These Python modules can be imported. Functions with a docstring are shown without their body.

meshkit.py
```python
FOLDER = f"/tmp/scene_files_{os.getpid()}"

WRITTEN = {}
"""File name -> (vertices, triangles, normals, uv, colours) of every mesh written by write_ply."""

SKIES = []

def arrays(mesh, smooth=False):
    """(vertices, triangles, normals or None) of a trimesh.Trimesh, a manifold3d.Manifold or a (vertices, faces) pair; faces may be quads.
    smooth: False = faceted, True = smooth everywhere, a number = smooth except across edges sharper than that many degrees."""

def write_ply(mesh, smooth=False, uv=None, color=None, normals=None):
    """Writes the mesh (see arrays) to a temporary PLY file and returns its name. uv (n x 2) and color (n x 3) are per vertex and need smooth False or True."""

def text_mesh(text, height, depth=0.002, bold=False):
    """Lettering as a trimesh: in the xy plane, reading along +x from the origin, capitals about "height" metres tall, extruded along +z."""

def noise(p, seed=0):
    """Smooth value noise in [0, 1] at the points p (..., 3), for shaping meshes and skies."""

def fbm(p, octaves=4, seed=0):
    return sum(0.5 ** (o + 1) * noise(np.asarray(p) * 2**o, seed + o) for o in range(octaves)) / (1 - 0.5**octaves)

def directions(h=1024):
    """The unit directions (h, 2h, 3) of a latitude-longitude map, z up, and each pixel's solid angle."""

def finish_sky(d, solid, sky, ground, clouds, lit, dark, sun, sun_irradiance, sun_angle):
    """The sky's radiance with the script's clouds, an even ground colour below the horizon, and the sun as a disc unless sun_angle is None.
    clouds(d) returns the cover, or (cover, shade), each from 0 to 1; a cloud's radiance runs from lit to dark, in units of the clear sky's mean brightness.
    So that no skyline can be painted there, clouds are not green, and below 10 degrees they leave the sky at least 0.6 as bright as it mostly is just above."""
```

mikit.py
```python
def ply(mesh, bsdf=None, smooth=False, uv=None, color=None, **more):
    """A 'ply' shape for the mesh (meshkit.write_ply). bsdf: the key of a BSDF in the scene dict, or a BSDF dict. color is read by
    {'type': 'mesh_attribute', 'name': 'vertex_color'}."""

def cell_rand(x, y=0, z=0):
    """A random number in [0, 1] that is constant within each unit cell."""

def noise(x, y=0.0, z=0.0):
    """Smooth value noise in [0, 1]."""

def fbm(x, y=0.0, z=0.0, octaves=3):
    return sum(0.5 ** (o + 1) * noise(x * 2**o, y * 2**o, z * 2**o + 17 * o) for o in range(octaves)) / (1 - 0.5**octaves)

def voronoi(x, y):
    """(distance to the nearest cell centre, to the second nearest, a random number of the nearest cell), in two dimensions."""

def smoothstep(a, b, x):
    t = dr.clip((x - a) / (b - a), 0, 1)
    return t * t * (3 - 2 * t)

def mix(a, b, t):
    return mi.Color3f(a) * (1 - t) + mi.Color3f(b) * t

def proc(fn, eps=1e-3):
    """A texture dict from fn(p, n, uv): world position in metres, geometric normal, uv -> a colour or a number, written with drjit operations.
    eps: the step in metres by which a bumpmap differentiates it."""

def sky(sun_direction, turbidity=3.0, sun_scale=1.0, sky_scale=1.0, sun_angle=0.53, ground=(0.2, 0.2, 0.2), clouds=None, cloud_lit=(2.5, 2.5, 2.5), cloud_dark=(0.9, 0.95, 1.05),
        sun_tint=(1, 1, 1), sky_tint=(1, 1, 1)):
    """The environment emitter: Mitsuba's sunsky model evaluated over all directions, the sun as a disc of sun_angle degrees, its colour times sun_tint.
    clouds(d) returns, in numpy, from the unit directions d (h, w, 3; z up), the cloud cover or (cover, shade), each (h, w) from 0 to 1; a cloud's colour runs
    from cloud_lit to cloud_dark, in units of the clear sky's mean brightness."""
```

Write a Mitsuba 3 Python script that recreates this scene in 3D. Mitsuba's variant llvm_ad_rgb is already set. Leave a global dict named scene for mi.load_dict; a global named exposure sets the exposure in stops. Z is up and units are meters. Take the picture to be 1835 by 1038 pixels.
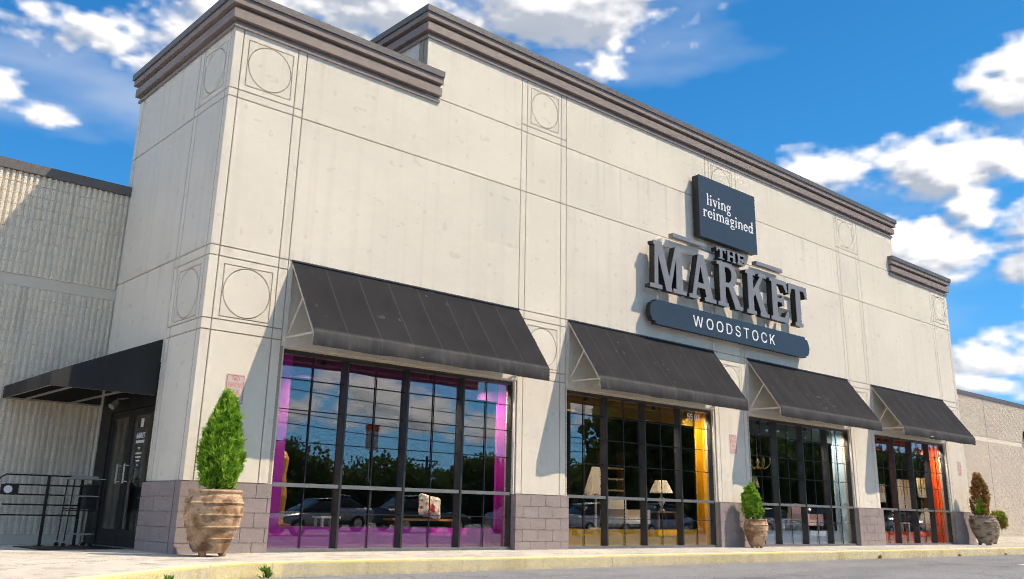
import math, random
import numpy as np, trimesh, mitsuba as mi, drjit as dr, mikit, meshkit
from shapely.geometry import Polygon, box as sbox, LineString, Point
from shapely.ops import unary_union
from shapely import affinity
T = mi.ScalarTransform4f
scene, labels = {}, {}
rng = np.random.default_rng(7)

# ------------------------------------------------------------------ camera
CAM = np.array([-5.78446955, -13.71763489, 0.62447941])
FW = np.array([0.64006647, 0.71375548, 0.28437303])
UP = np.array([-0.20462084, -0.19839776, 0.9585242])
scene['camera'] = dict(type='perspective', fov=2 * math.degrees(math.atan(917.5 / 1647.6767)), fov_axis='x',
                       to_world=T().look_at(origin=CAM.tolist(), target=(CAM + FW).tolist(), up=UP.tolist()),
                       principal_point_offset_x=-0.0032, principal_point_offset_y=0.0802, near_clip=0.1, far_clip=4000.0)
exposure = 2.78

# ------------------------------------------------------------------ sky and sun
SUN = np.array([0.90, -0.95, 1.72])


def ang(az, el):
    a, e = math.radians(az), math.radians(el)
    return np.array([math.cos(e) * math.cos(a), math.cos(e) * math.sin(a), math.sin(e)])


# cumulus banks: azimuth, elevation, half width, half height (degrees), strength, greyness
CLOUDS = [(75, 26.2, 5.2, 2.3, 0.80, .3), (81.2, 22.3, 2.2, 1.6, 0.95, .25), (77.0, 21.0, 1.4, .9, .85, .2), (84, 27, 4, 2, .45, .3), (70.5, 27.4, 2.4, 1.6, .7, .3),
          (66.5, 28.5, 6, 2.6, .85, .45), (55, 30.2, 10, 3.2, 1.0, .75), (46, 31.0, 9, 4.2, 1.25, .45), (41.0, 32.2, 5, 3.2, 1.2, .15), (36, 34, 6, 3, 1.0, .2),
          (42.3, 27.2, 1.3, 1.2, .85, .1), (41.6, 28.6, .6, 1.0, .7, .1),
          (17.0, 23.2, 2.3, 1.9, 1.05, .15), (14, 24.5, 3, 2, 1.0, .2), (21.6, 19.3, 3.5, 2.0, 1.15, .28), (18.6, 19.6, 2.0, 1.6, 1.0, .25), (29.2, 20.1, 2.9, 1.6, 1.15, .10),
          (22.6, 14.6, 4.2, 2.5, 1.2, .3), (20.3, 17.0, 1.4, 2.2, 1.0, .2), (16, 14.5, 5, 3.0, 1.1, .3), (19.5, 8.6, 6, 1.8, 1.2, .12), (24, 7.5, 6, 1.6, 1.1, .12), (14, 9, 5, 3, 1.0, .15),
          # behind the camera, seen in the glass
          (-56.8, 6.4, 3.6, 2.6, 1.3, .0), (-53.4, 5.6, 3.2, 1.9, 1.25, .0), (-62, 5.6, 5, 1.6, 1.1, .1), (-66, 9.6, 5, 1.7, 1.0, .3), (-49.0, 5.0, 4, 1.5, 1.15, .05), (-43, 6.5, 4.0, 2.6, 1.25, .05),
          (-38, 12, 5, 3, 1.1, .4), (-68, 6, 8, 2.2, .8, .5), (-80, 14, 12, 5, 1, .4), (-25, 18, 9, 4, 1, .4), (-110, 16, 12, 5, 1.0, .3), (160, 20, 16, 6, 1, .3), (120, 15, 12, 4, 1, .3), (-150, 22, 14, 6, 1, .3), (-50, 40, 10, 5, .9, .3),
          (100, 38, 12, 5, .9, .3), (0, 30, 10, 4, 1, .3), (-5, 12, 8, 3, 1, .3)]


def cloud_density(az, el):
    """Density of the cumulus field (above about 0 is cloud), its bank greyness, and the height within the bank."""
    ca = np.cos(np.radians(el))
    q = np.stack([ca * np.cos(np.radians(az)), ca * np.sin(np.radians(az)), np.sin(np.radians(el)) * 1.5], -1)
    n = meshkit.fbm(q * 13 + 5, 6, 3)
    n2 = meshkit.fbm(q * 52 + 9, 4, 11)
    field = np.full(az.shape, -1.0)
    gs, gw = np.zeros(az.shape), np.full(az.shape, 1e-9)
    for a, e, w, h, s, g in CLOUDS:
        da = (az - a + 180) % 360 - 180
        dx, dy = da * math.cos(math.radians(e)) / w, (el - e) / h
        low = dy < 0
        v = s * (1.0 - np.sqrt(dx * dx + np.where(low, dy * 1.5, dy) ** 2))
        k = np.exp(np.clip(v, -2, 2) * 7)
        gs += k * (g - .22 * np.clip(dy, -2, 2)); gw += k
        field = np.maximum(field, v)
    n4 = meshkit.fbm(q * 6.5 + 21, 5, 8)
    c = field * .92 + (n - 0.5) * 1.9 + (n2 - 0.5) * 1.25 + (n4 - .5) * .9
    # scattered fair-weather cumulus over the rest of the sky, added unseen for whiter light
    out = np.clip((np.abs((az - 50 + 180) % 360 - 180) - 48) / 14, 0, 1) * np.clip((np.abs((az + 52 + 180) % 360 - 180) - 16) / 12, 0, 1) + np.clip((el - 36) / 8, 0, 1)
    out = np.clip(out, 0, 1) * np.clip((el - 8) / 6, 0, 1)
    big = (meshkit.fbm(q * 4.0 + 40, 5, 31) - .475) * 5 + (n2 - .5) * .8
    c2 = np.where(out > 0.05, big * out, -1)
    return np.maximum(c, c2), np.where(c2 > c, .25, gs / gw)


def clouds(d):
    az = np.degrees(np.arctan2(d[..., 1], d[..., 0]))
    el = np.degrees(np.arcsin(np.clip(d[..., 2], -1, 1)))
    c, grey = cloud_density(az, el)
    sa, se = math.degrees(math.atan2(SUN[1], SUN[0])), math.degrees(math.asin(SUN[2] / np.linalg.norm(SUN)))
    da = np.clip((sa - az + 180) % 360 - 180, -60, 60) / 60
    lift = np.clip(np.abs(el) / 20, .3, 1)
    up1, _ = cloud_density(az + 1.1 * da, el + 1.0 * lift)
    up2, _ = cloud_density(az + .4 * da, el + .38 * lift)
    cover = np.clip((c + 0.10) / 0.62, 0, 1)
    cover = cover * cover * (3 - 2 * cover)
    shade = np.clip(.10 + grey * .85 + .75 * (up1 - c) + .95 * (up2 - c) + .18 * np.clip(up1, 0, 1), 0, 1)
    w = meshkit.fbm(np.stack([d[..., 0] * 5, d[..., 1] * 5, d[..., 2] * 13], -1) + 2, 5, 21)
    wisp = np.clip((w - 0.47) / 0.28, 0, 1) * 0.42 * np.clip(1.2 - np.abs(az - 62) / 60, 0.35, 1)
    shade = (shade * cover + .35 * wisp + 1e-6) / (cover + wisp + 1e-6)
    haze = .50 * np.exp(-np.clip(el, 0, 90) / 5.5)                 # the blue pales towards the horizon
    cw = np.maximum(cover, wisp)
    shade = (shade * cw + .55 * haze * (1 - cw) + 1e-6) / (cw + haze * (1 - cw) + 1e-6)
    return np.maximum(np.maximum(cover, wisp), haze), shade


scene['sky'] = mikit.sky(SUN, turbidity=3, sun_scale=0.53, sky_scale=1.0, clouds=clouds, sun_tint=(1.0, .98, .955), sky_tint=(0.12, 0.475, 0.66), cloud_lit=(3.75, 3.66, 3.60), cloud_dark=(1.35, 1.52, 1.82),
                         ground=(0.24, 0.23, 0.22))
scene['sky'].pop('key', None)

# ------------------------------------------------------------------ materials
noise, fbm, smoothstep, mix, cell = mikit.noise, mikit.fbm, mikit.smoothstep, mikit.mix, mikit.cell_rand


def mat(name, color, rough=.7, metal=0.0, spec=.4, bump=None, eps=2e-3, **kw):
    col = mikit.proc(color) if callable(color) else {'type': 'rgb', 'value': list(color)}
    b = dict(type='principled', base_color=col, roughness=rough, metallic=metal, specular=spec, **kw)
    if bump is not None:
        b = {'type': 'bumpmap', 'texture': mikit.proc(bump, eps), 'scale': 1.0, 'bsdf': b}
    scene[name] = {'type': 'twosided', 'bsdf': b}
    return name


def stucco_color(base, off, dirt=.05):
    def fn(p, n, uv):
        a = fbm(p.x * .55 + off, p.y * .55, p.z * .55, 3)
        b = fbm(p.x * 9 + off, p.y * 9, p.z * 9, 3)
        g = noise(p.x * 85, p.y * 85, p.z * 85)
        s = fbm(p.x * 7 + off, p.y * 7, p.z * .18, 3)
        top = dr.maximum(smoothstep(7.4, 8.6, p.z) * smoothstep(8.8, 8.6, p.z), smoothstep(8.9, 9.95, p.z))
        low = smoothstep(4.2, 4.7, p.z) * smoothstep(4.9, 4.7, p.z) + smoothstep(1.6, 1.03, p.z)
        drip = smoothstep(.52, .74, s) * (.35 + .65 * dr.minimum(top + low, 1))
        spot = smoothstep(.80, .86, noise(p.x * 6 + off, p.y * 6, p.z * 6)) * smoothstep(.5, .6, b)
        c = mix([x * .965 for x in base], [x * 1.03 for x in base], smoothstep(.3, .7, a))
        c = c * (.955 + .05 * b + .04 * g) * (1 - dirt * 2.2 * drip)
        # square repainted repairs and grimy scuffs on the front
        r1 = smoothstep(5.62, 5.66, p.x + .02 * b) * smoothstep(6.62, 6.60, p.x) * smoothstep(5.95, 6.0, p.z) * smoothstep(7.31, 7.28, p.z)
        r2 = smoothstep(8.05, 8.10, p.x) * smoothstep(9.8, 9.7, p.x + .05 * a) * smoothstep(7.32, 7.36, p.z) * smoothstep(8.6, 8.5, p.z)
        r3 = smoothstep(1.05, 1.5, p.z) * smoothstep(2.1, 1.7, p.z) * smoothstep(.50, .62, fbm(p.x * 3, p.y * 3, p.z * 3, 3))
        scuff = smoothstep(.60, .74, fbm(p.x * 2.1 + off, p.y * 2.1, p.z * 5, 4)) * smoothstep(.45, .62, fbm(p.x * 14, p.y * 14, p.z * 40, 2))
        c = mix(c, (.60, .575, .50), .40 * r1 + .28 * r2 + .25 * r3)
        c = mix(c, (.46, .40, .33), .07 * scuff)
        return mix(c, (.42, .37, .30), .25 * spot)
    return fn


def stucco_bump(p, n, uv):
    return 0.0030 * fbm(p.x * 60, p.y * 60, p.z * 60, 2) + .004 * fbm(p.x * 6, p.y * 6, p.z * 6, 3)


ST = (.725, .678, .585)
STUCCO = [mat('stucco', stucco_color(ST, 0.), .9, spec=.2, bump=stucco_bump, eps=3e-3),
          mat('stucco_b', stucco_color((.70, .655, .57), 31.), .9, spec=.2, bump=stucco_bump, eps=3e-3),
          mat('stucco_c', stucco_color((.725, .68, .578), 77., .03), .9, spec=.2, bump=stucco_bump, eps=3e-3)]
mat('stucco_patch', stucco_color((.68, .61, .51), 13.), .9, spec=.2, bump=stucco_bump, eps=3e-3)
mat('joint', (.37, .325, .265), .95)
mat('cornice_paint', lambda p, n, uv: mix((.225, .185, .168), (.30, .25, .228), fbm(p.x * 1.3, p.y * 1.3, p.z * 6, 4)) * (.92 + .16 * noise(p.x * 9, p.y * 9, p.z * 9)), .6, spec=.3)
mat('coping_metal', lambda p, n, uv: mix((.115, .108, .108), (.16, .15, .148), fbm(p.x * .9, p.y * .9, p.z * 4, 3)), .5, metal=.2)


def block_color(p, n, uv):
    r = cell(p.x * 2.5 + p.y * 2.5, dr.floor(p.z / .2))
    a = fbm(p.x * 3, p.y * 3, p.z * 3, 4)
    g = noise(p.x * 60, p.y * 60, p.z * 60)
    c = mix((.245, .205, .204), (.335, .288, .282), a)
    c = mix(c, (.40, .36, .34), .5 * smoothstep(.45, .0, p.z) * fbm(p.x * 5, p.y * 5, p.z * 2))
    return c * (.86 + .28 * g)


mat('painted_block', block_color, .85, spec=.25, bump=lambda p, n, uv: .006 * fbm(p.x * 30, p.y * 30, p.z * 30, 3), eps=3e-3)


mat('mortar', (.265, .23, .215), .95)


def flute_color(p, n, uv):
    a = fbm(p.x * 1.1, p.y * 1.1, p.z * .8, 4)
    st = fbm(p.x * 7, p.y * 7, p.z * .5, 3)
    c = mix((.70, .645, .54), (.82, .76, .645), a)
    g = noise(p.x * 55, p.y * 55, p.z * 55)
    jz = dr.abs(p.z / .2032 - dr.floor(p.z / .2032) - .5)
    c = c * (1 - .28 * smoothstep(.47, .495, jz) * fbm(p.x * 6, p.y, p.z * 3))
    return c * (.90 + .20 * g) * (1 - .12 * smoothstep(.5, .8, st))


mat('fluted_block', flute_color, .95, spec=.2, bump=lambda p, n, uv: .010 * fbm(p.x * 34, p.y * 34, p.z * 34, 3), eps=3e-3)
mat('fluted_far', lambda p, n, uv: mix((.64, .575, .49), (.74, .675, .59), fbm(p.x * .8, p.y * .8, p.z * .8, 4)) * (.85 + .3 * noise(p.x * 40, p.y * 40, p.z * 40)), .95, spec=.2)
mat('band_concrete', lambda p, n, uv: mix((.64, .585, .485), (.72, .66, .56), fbm(p.x * 2, p.y * 2, p.z * 2, 4)), .9)


def awning_color(p, n, uv):
    dust = smoothstep(3.10, 3.385, p.z) * smoothstep(3.45, 3.375, p.z) * (.35 + .65 * fbm(p.x * 14, p.y * 2, p.z * 2, 3))
    drip = smoothstep(.5, .8, fbm(p.x * 22, p.y * 22, p.z * 1.2, 3)) * smoothstep(3.4, 3.15, p.z)
    seam = (p.x - 1.448) / .649
    sd = dr.abs(seam - dr.floor(seam + .5))
    line = smoothstep(.022, .006, sd) * (.6 + .4 * noise(p.x, p.y * 3, p.z * 3))
    a = fbm(p.x * 1.7, p.y * 1.7, p.z * 1.7, 4)
    c = mix((.0205, .0213, .0245), (.0320, .0330, .0375), a)
    spot = smoothstep(.80, .86, noise(p.x * 9, p.y * 9 + 4, p.z * 9)) * smoothstep(.6, .75, noise(p.x * 1.6, p.y * 1.6, p.z * 1.6))
    c = mix(c, (.20, .195, .195), .48 * dust + .16 * drip)
    c = mix(c, (.15, .15, .15), .26 * line)
    return mix(c, (.28, .27, .26), .18 * spot)


def cloth_bump(p, n, uv):
    return .004 * fbm(p.x * 3, p.y * 5, p.z * 5, 2) + .0004 * noise(p.x * 300, p.y * 300, p.z * 300)


mat('awning_fabric', awning_color, .85, spec=.08, bump=cloth_bump, eps=2e-3)
mat('door_awning_fabric', lambda p, n, uv: mix((.022, .024, .026), (.04, .041, .043), fbm(p.x * 2, p.y * 5, p.z * .8, 3)) * (.75 + .5 * smoothstep(.4, .7, fbm(p.x, p.y * 3.2, p.z * .3))), .7, spec=.3, bump=cloth_bump)
mat('cream_metal', (.62, .56, .47), .5)
mat('grey_pipe', (.38, .37, .35), .45, metal=.3)
mat('bronze_frame', lambda p, n, uv: mix((.050, .046, .044), (.085, .080, .078), noise(p.x * 4, p.y * 4, p.z * 4)), .38, metal=.35)
mat('worn_sill', lambda p, n, uv: mix((.17, .17, .175), (.30, .30, .31), fbm(p.x * 6, p.y * 9, p.z * 9, 3)), .4, metal=.5)
mat('mullion_face', (.055, .055, .058), .35, metal=.4)
mat('black_metal', (.020, .020, .021), .4, metal=.2)
mat('dark_rod', (.015, .015, .016), .5)
scene['window_glass'] = {'type': 'thindielectric', 'int_ior': 2.05}
scene['door_glass'] = {'type': 'thindielectric', 'int_ior': 1.7}


def paint(name, c, rough=.55):
    mat(name, lambda p, n, uv: mi.Color3f(c) * (.92 + .16 * fbm(p.x * 3, p.y * 3, p.z * 3, 3)), rough)


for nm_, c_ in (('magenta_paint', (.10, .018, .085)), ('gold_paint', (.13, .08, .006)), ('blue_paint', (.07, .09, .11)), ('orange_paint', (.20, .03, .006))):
    mat(nm_ + '_header_shade', c_, .7)  # surround paints darkened: the shade on the headers is put into the colour
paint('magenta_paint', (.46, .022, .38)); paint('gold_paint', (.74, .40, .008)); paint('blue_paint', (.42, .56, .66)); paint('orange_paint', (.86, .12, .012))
mat('room_dark', (.045, .042, .038), .9)
mat('floor_wood', lambda p, n, uv: mix((.07, .045, .025), (.13, .085, .05), fbm(p.x * 1.2, p.y * 14, 0, 3)), .5)
mat('navy_panel', lambda p, n, uv: mix((.019, .030, .050), (.028, .042, .066), fbm(p.x * .9, p.y, p.z * .9, 3)), .38, spec=.5)
mat('sign_dark', (.022, .021, .020), .5)
mat('letter_grey', lambda p, n, uv: mix((.175, .18, .197), (.215, .22, .238), fbm(p.x * 2, p.y, p.z * 2, 3)), .4, spec=.5)
mat('white_vinyl', (.80, .80, .80), .5)
mat('terracotta', lambda p, n, uv: mix(mix((.24, .135, .07), (.54, .37, .235), smoothstep(.25, .62, fbm(p.x * 7, p.y * 7, p.z * 6, 5))), (.075, .042, .026), smoothstep(.55, .72, fbm(p.x * 9 + 9, p.y * 9, p.z * 8, 5)) * .60)
    * (.80 + .40 * noise(p.x * 45, p.y * 45, p.z * 45)), .85, spec=.2, bump=lambda p, n, uv: .006 * fbm(p.x * 16, p.y * 16, p.z * 30, 3), eps=2e-3)
mat('terracotta_grey', lambda p, n, uv: mix(mix((.20, .155, .11), (.36, .30, .23), smoothstep(.30, .6, fbm(p.x * 4.5, p.y * 4.5, p.z * 8, 4))), (.09, .07, .05), smoothstep(.58, .72, fbm(p.x * 5 + 3, p.y * 5, p.z * 9, 4)) * .8), .85, spec=.2,
    bump=lambda p, n, uv: .006 * fbm(p.x * 16, p.y * 16, p.z * 30, 3), eps=2e-3)
mat('soil', (.05, .035, .025), .95)


def leaf(name, a, b, trans=.5):
    scene[name] = {'type': 'principledthin', 'base_color': mikit.proc(lambda p, n, uv: mix(a, b, smoothstep(.25, .75, fbm(p.x * 9, p.y * 9, p.z * 9, 3)))), 'roughness': .55, 'diff_trans': trans, 'spec_trans': 0.0, 'eta': 1.35}
    return name


leaf('cedar_leaf', (.11, .26, .02), (.33, .56, .06)); leaf('cedar_tip', (.30, .52, .05), (.50, .68, .11)); leaf('dry_leaf', (.26, .125, .045), (.48, .27, .10)); leaf('dry_tip', (.38, .23, .08), (.60, .44, .19)); leaf('tree_leaf', (.045, .085, .022), (.12, .17, .05), 1.0); leaf('weed_leaf', (.12, .25, .03), (.24, .36, .06))
mat('bark', (.075, .055, .04), .9)


def walk_color(p, n, uv):
    a = fbm(p.x * .7, p.y * .7, 0, 4)
    b = fbm(p.x * 9, p.y * 9, 0, 3)
    c = mix((.335, .312, .272), (.445, .418, .368), a) * (.84 + .32 * b)
    # settled crack in the entrance apron, and control joints
    yc = -1.12 + (-p.x - 1.0) * -.62 + .16 * (fbm(p.x * 3, 1., 0, 3) - .5)
    crack = smoothstep(.022, .008, dr.abs(p.y - yc)) * smoothstep(-2.9, -2.7, p.x) * smoothstep(-.7, -1.0, p.x)
    j = p.x / 1.6525
    joint = smoothstep(.006, .003, dr.abs(j - dr.floor(j + .5))) * smoothstep(-.5, .0, p.x)
    st = smoothstep(.58, .72, fbm(p.x * 2.4 + 4, p.y * 2.4, 0, 4))
    gum = smoothstep(.84, .88, noise(p.x * 7, p.y * 7, 0))
    c = c * (1 - .25 * st) * (1 - .3 * gum)
    return mix(c, (.07, .06, .05), dr.maximum(crack, joint * .7))


mat('sidewalk_concrete', walk_color, .9, spec=.2, bump=lambda p, n, uv: .003 * fbm(p.x * 30, p.y * 30, 0, 3))


def curb_color(p, n, uv):
    a = fbm(p.x * 2.2, p.y * 2.2, p.z * 5, 4)
    c = mix((.84, .68, .27), (.88, .76, .37), a)
    worn = smoothstep(.60, .70, fbm(p.x * 5 + 3, p.y * 5, p.z * 18, 4))
    low = smoothstep(-.12, -.18, p.z) * smoothstep(.35, .65, fbm(p.x * 9, p.y * 9, p.z * 9, 3))
    c = mix(c, (.52, .46, .36), .30 * worn)
    return mix(c, (.20, .16, .10), .50 * low) * (.9 + .2 * noise(p.x * 30, p.y * 30, p.z * 30))


mat('curb_paint', curb_color, .8, spec=.25, bump=lambda p, n, uv: .006 * fbm(p.x * 12, p.y * 12, p.z * 12, 3))


def road_color(p, n, uv):
    a = fbm(p.x * .35, p.y * 1.1, 0, 4)
    g = noise(p.x * 90, p.y * 90, 0)
    s = smoothstep(.55, .7, fbm(p.x * .8 + 5, p.y * 2.6, 0, 4))
    oil = smoothstep(.66, .74, fbm(p.x * 1.3 + 9, p.y * 1.3, 0, 3))
    v1, v2, _ = mikit.voronoi(p.x * .45 + .25 * noise(p.x * 2, p.y * 2, 0), p.y * .45 + .25 * noise(p.x * 2 + 7, p.y * 2, 0))
    crack = smoothstep(.020, .006, v2 - v1) * smoothstep(.45, .6, noise(p.x * .5, p.y * .5 + 3, 0))
    edge = smoothstep(-3.3, -2.6, p.y) * fbm(p.x * 4, p.y * 6, 0, 3)
    c = mix((.160, .163, .174), (.228, .231, .240), a) * (.72 + .56 * g) * (1 - .14 * s) * (1 - .18 * oil)
    c = mix(c, (.05, .05, .05), crack * .45)
    return mix(c, (.28, .265, .24), .25 * edge)


mat('asphalt', road_color, .9, spec=.25, bump=lambda p, n, uv: .004 * noise(p.x * 110, p.y * 110, 0))
mat('line_paint', lambda p, n, uv: mix((.30, .30, .29), (.72, .71, .68), smoothstep(.35, .6, fbm(p.x * 9, p.y * 9, 0, 3))), .8)
mat('sign_white', lambda p, n, uv: mix((.50, .43, .40), (.60, .54, .50), fbm(p.x * 6, p.y, p.z * 6, 3)), .6)
mat('faded_red', (.58, .13, .12), .6)
mat('faded_face', (.47, .36, .34), .6)

# ------------------------------------------------------------------ mesh helpers
cat = trimesh.util.concatenate


def numbered(key):
    if key not in USED:
        USED[key] = 0
        return key
    USED[key] += 1
    return f'{key}_{USED[key]:03d}'


USED = {}


def thing(name, label, category, group=None):
    k = numbered(name)
    labels[k] = {'label': label, 'category': category}
    if group:
        labels[k]['group'] = group
    return k


def add(key, mesh, bsdf, smooth=False, label=None, **kw):
    k = numbered(key)
    scene[k] = mikit.ply(mesh, bsdf, smooth)
    if label:
        labels[k] = {'label': label}
    if kw:
        labels.setdefault(k, {}).update(kw)
    return k


def bx(x0, x1, y0, y1, z0, z1):
    m = trimesh.creation.box((abs(x1 - x0), abs(y1 - y0), abs(z1 - z0)))
    m.apply_translation(((x0 + x1) / 2, (y0 + y1) / 2, (z0 + z1) / 2))
    return m


def rod(a, b, r, n=8, r2=None):
    a, b = np.array(a, float), np.array(b, float)
    L = np.linalg.norm(b - a)
    m = trimesh.creation.cylinder(r, L, sections=n)
    if r2 is not None:
        v = m.vertices.copy(); k = v[:, 2] > 0; v[k, :2] *= r2 / r; m = trimesh.Trimesh(v, m.faces, process=False)
    m.apply_transform(trimesh.geometry.align_vectors([0, 0, 1], (b - a) / L))
    m.apply_translation((a + b) / 2)
    return m


def bar(a, b, w, h=None, up=(0, 0, 1)):
    """A rectangular bar from a to b."""
    a, b = np.array(a, float), np.array(b, float)
    h = h or w
    z = (b - a); L = np.linalg.norm(z); z /= L
    u = np.array(up, float)
    if abs(u @ z) > .95:
        u = np.array([0, 1., 0])
    x = np.cross(u, z); x /= np.linalg.norm(x)
    y = np.cross(z, x)
    m = trimesh.creation.box((w, h, L))
    M = np.eye(4); M[:3, 0], M[:3, 1], M[:3, 2], M[:3, 3] = x, y, z, (a + b) / 2
    m.apply_transform(M)
    return m


def polys(g):
    return [p for p in getattr(g, 'geoms', [g]) if p.geom_type == 'Polygon' and p.area > 1e-6]


RF = np.array([[1, 0, 0, 0], [0, 0, -1, 0], [0, 1, 0, 0], [0, 0, 0, 1.]])      # (a, b, h) -> (a, -h, b): faces -y
RL = np.array([[0, 0, -1, 0], [-1, 0, 0, 0], [0, 1, 0, 0], [0, 0, 0, 1.]])     # (a, b, h) -> (-h, -a, b): faces -x


def ext(g, h):
    return cat([trimesh.creation.extrude_polygon(p, h, engine='earcut') for p in polys(g)])


def front(g, y0, y1):
    """Polygon in (x, z) made solid from y0 (front) to y1 (back)."""
    m = ext(g, y1 - y0); m.apply_transform(RF); m.apply_translation((0, y1, 0)); return m


def side(g, x0, x1):
    """Polygon in (y, z) made solid from x0 (the face seen from -x) to x1."""
    m = ext(affinity.scale(g, -1, 1, origin=(0, 0)), x1 - x0); m.apply_transform(RL); m.apply_translation((x1, 0, 0)); return m


def lathe(profile, n=40, at=(0, 0, 0)):
    m = trimesh.creation.revolve(np.array(profile, float), sections=n)
    m.apply_translation(at); return m


# ------------------------------------------------------------------ ground
ROAD = -.18
n = 2500
add('road', (np.array([[-n, -n, ROAD], [n, -n, ROAD], [n, n, ROAD], [-n, n, ROAD]], float), [[0, 1, 2, 3]]), 'asphalt', kind='structure')
edge = [(60, -2.55), (30, -2.55), (.35, -2.55), (-.25, -2.62), (-.78, -2.92), (-1.5, -3.52), (-2.1, -4.05), (-2.7, -4.6), (-5.5, -7.2), (-8, -9.5)]
walk = Polygon([(60, 4.1), (-40, 4.1), (-40, -9.5)] + edge[::-1]).buffer(-.001)
inner = LineString(edge)
curb_zone = inner.buffer(.16).intersection(walk)
m = ext(walk.difference(inner.buffer(.161)), .3); m.apply_translation((0, 0, -.30)); add('sidewalk', m, 'sidewalk_concrete', kind='structure')
joints = [-9, -5.5, -2.7, -.78, .21, .74, 3.62, 6.6, 10, 13.2, 16.15, 19.2, 22.17, 25.2, 28.2, 31.2, 34.2, 37.2, 40.2, 60]
for a, b in zip(joints, joints[1:]):
    g = curb_zone.intersection(sbox(a + .007, -20, b - .007, 0))
    if not g.is_empty:
        m = ext(g, .38)
        m.apply_translation((0, 0, -.376 + rng.uniform(-.004, .004)))
        add('curb__curb_stone', m, 'curb_paint')
labels['curb'] = {'kind': 'structure'}
m = ext(inner.buffer(.10).intersection(walk), .3); m.apply_translation((0, 0, -.32)); add('curb__core', m, 'sidewalk_concrete')
add('parking_line', bx(16.4, 21.6, -5.58, -5.44, ROAD - .02, ROAD + .004), 'line_paint', kind='structure')

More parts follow.
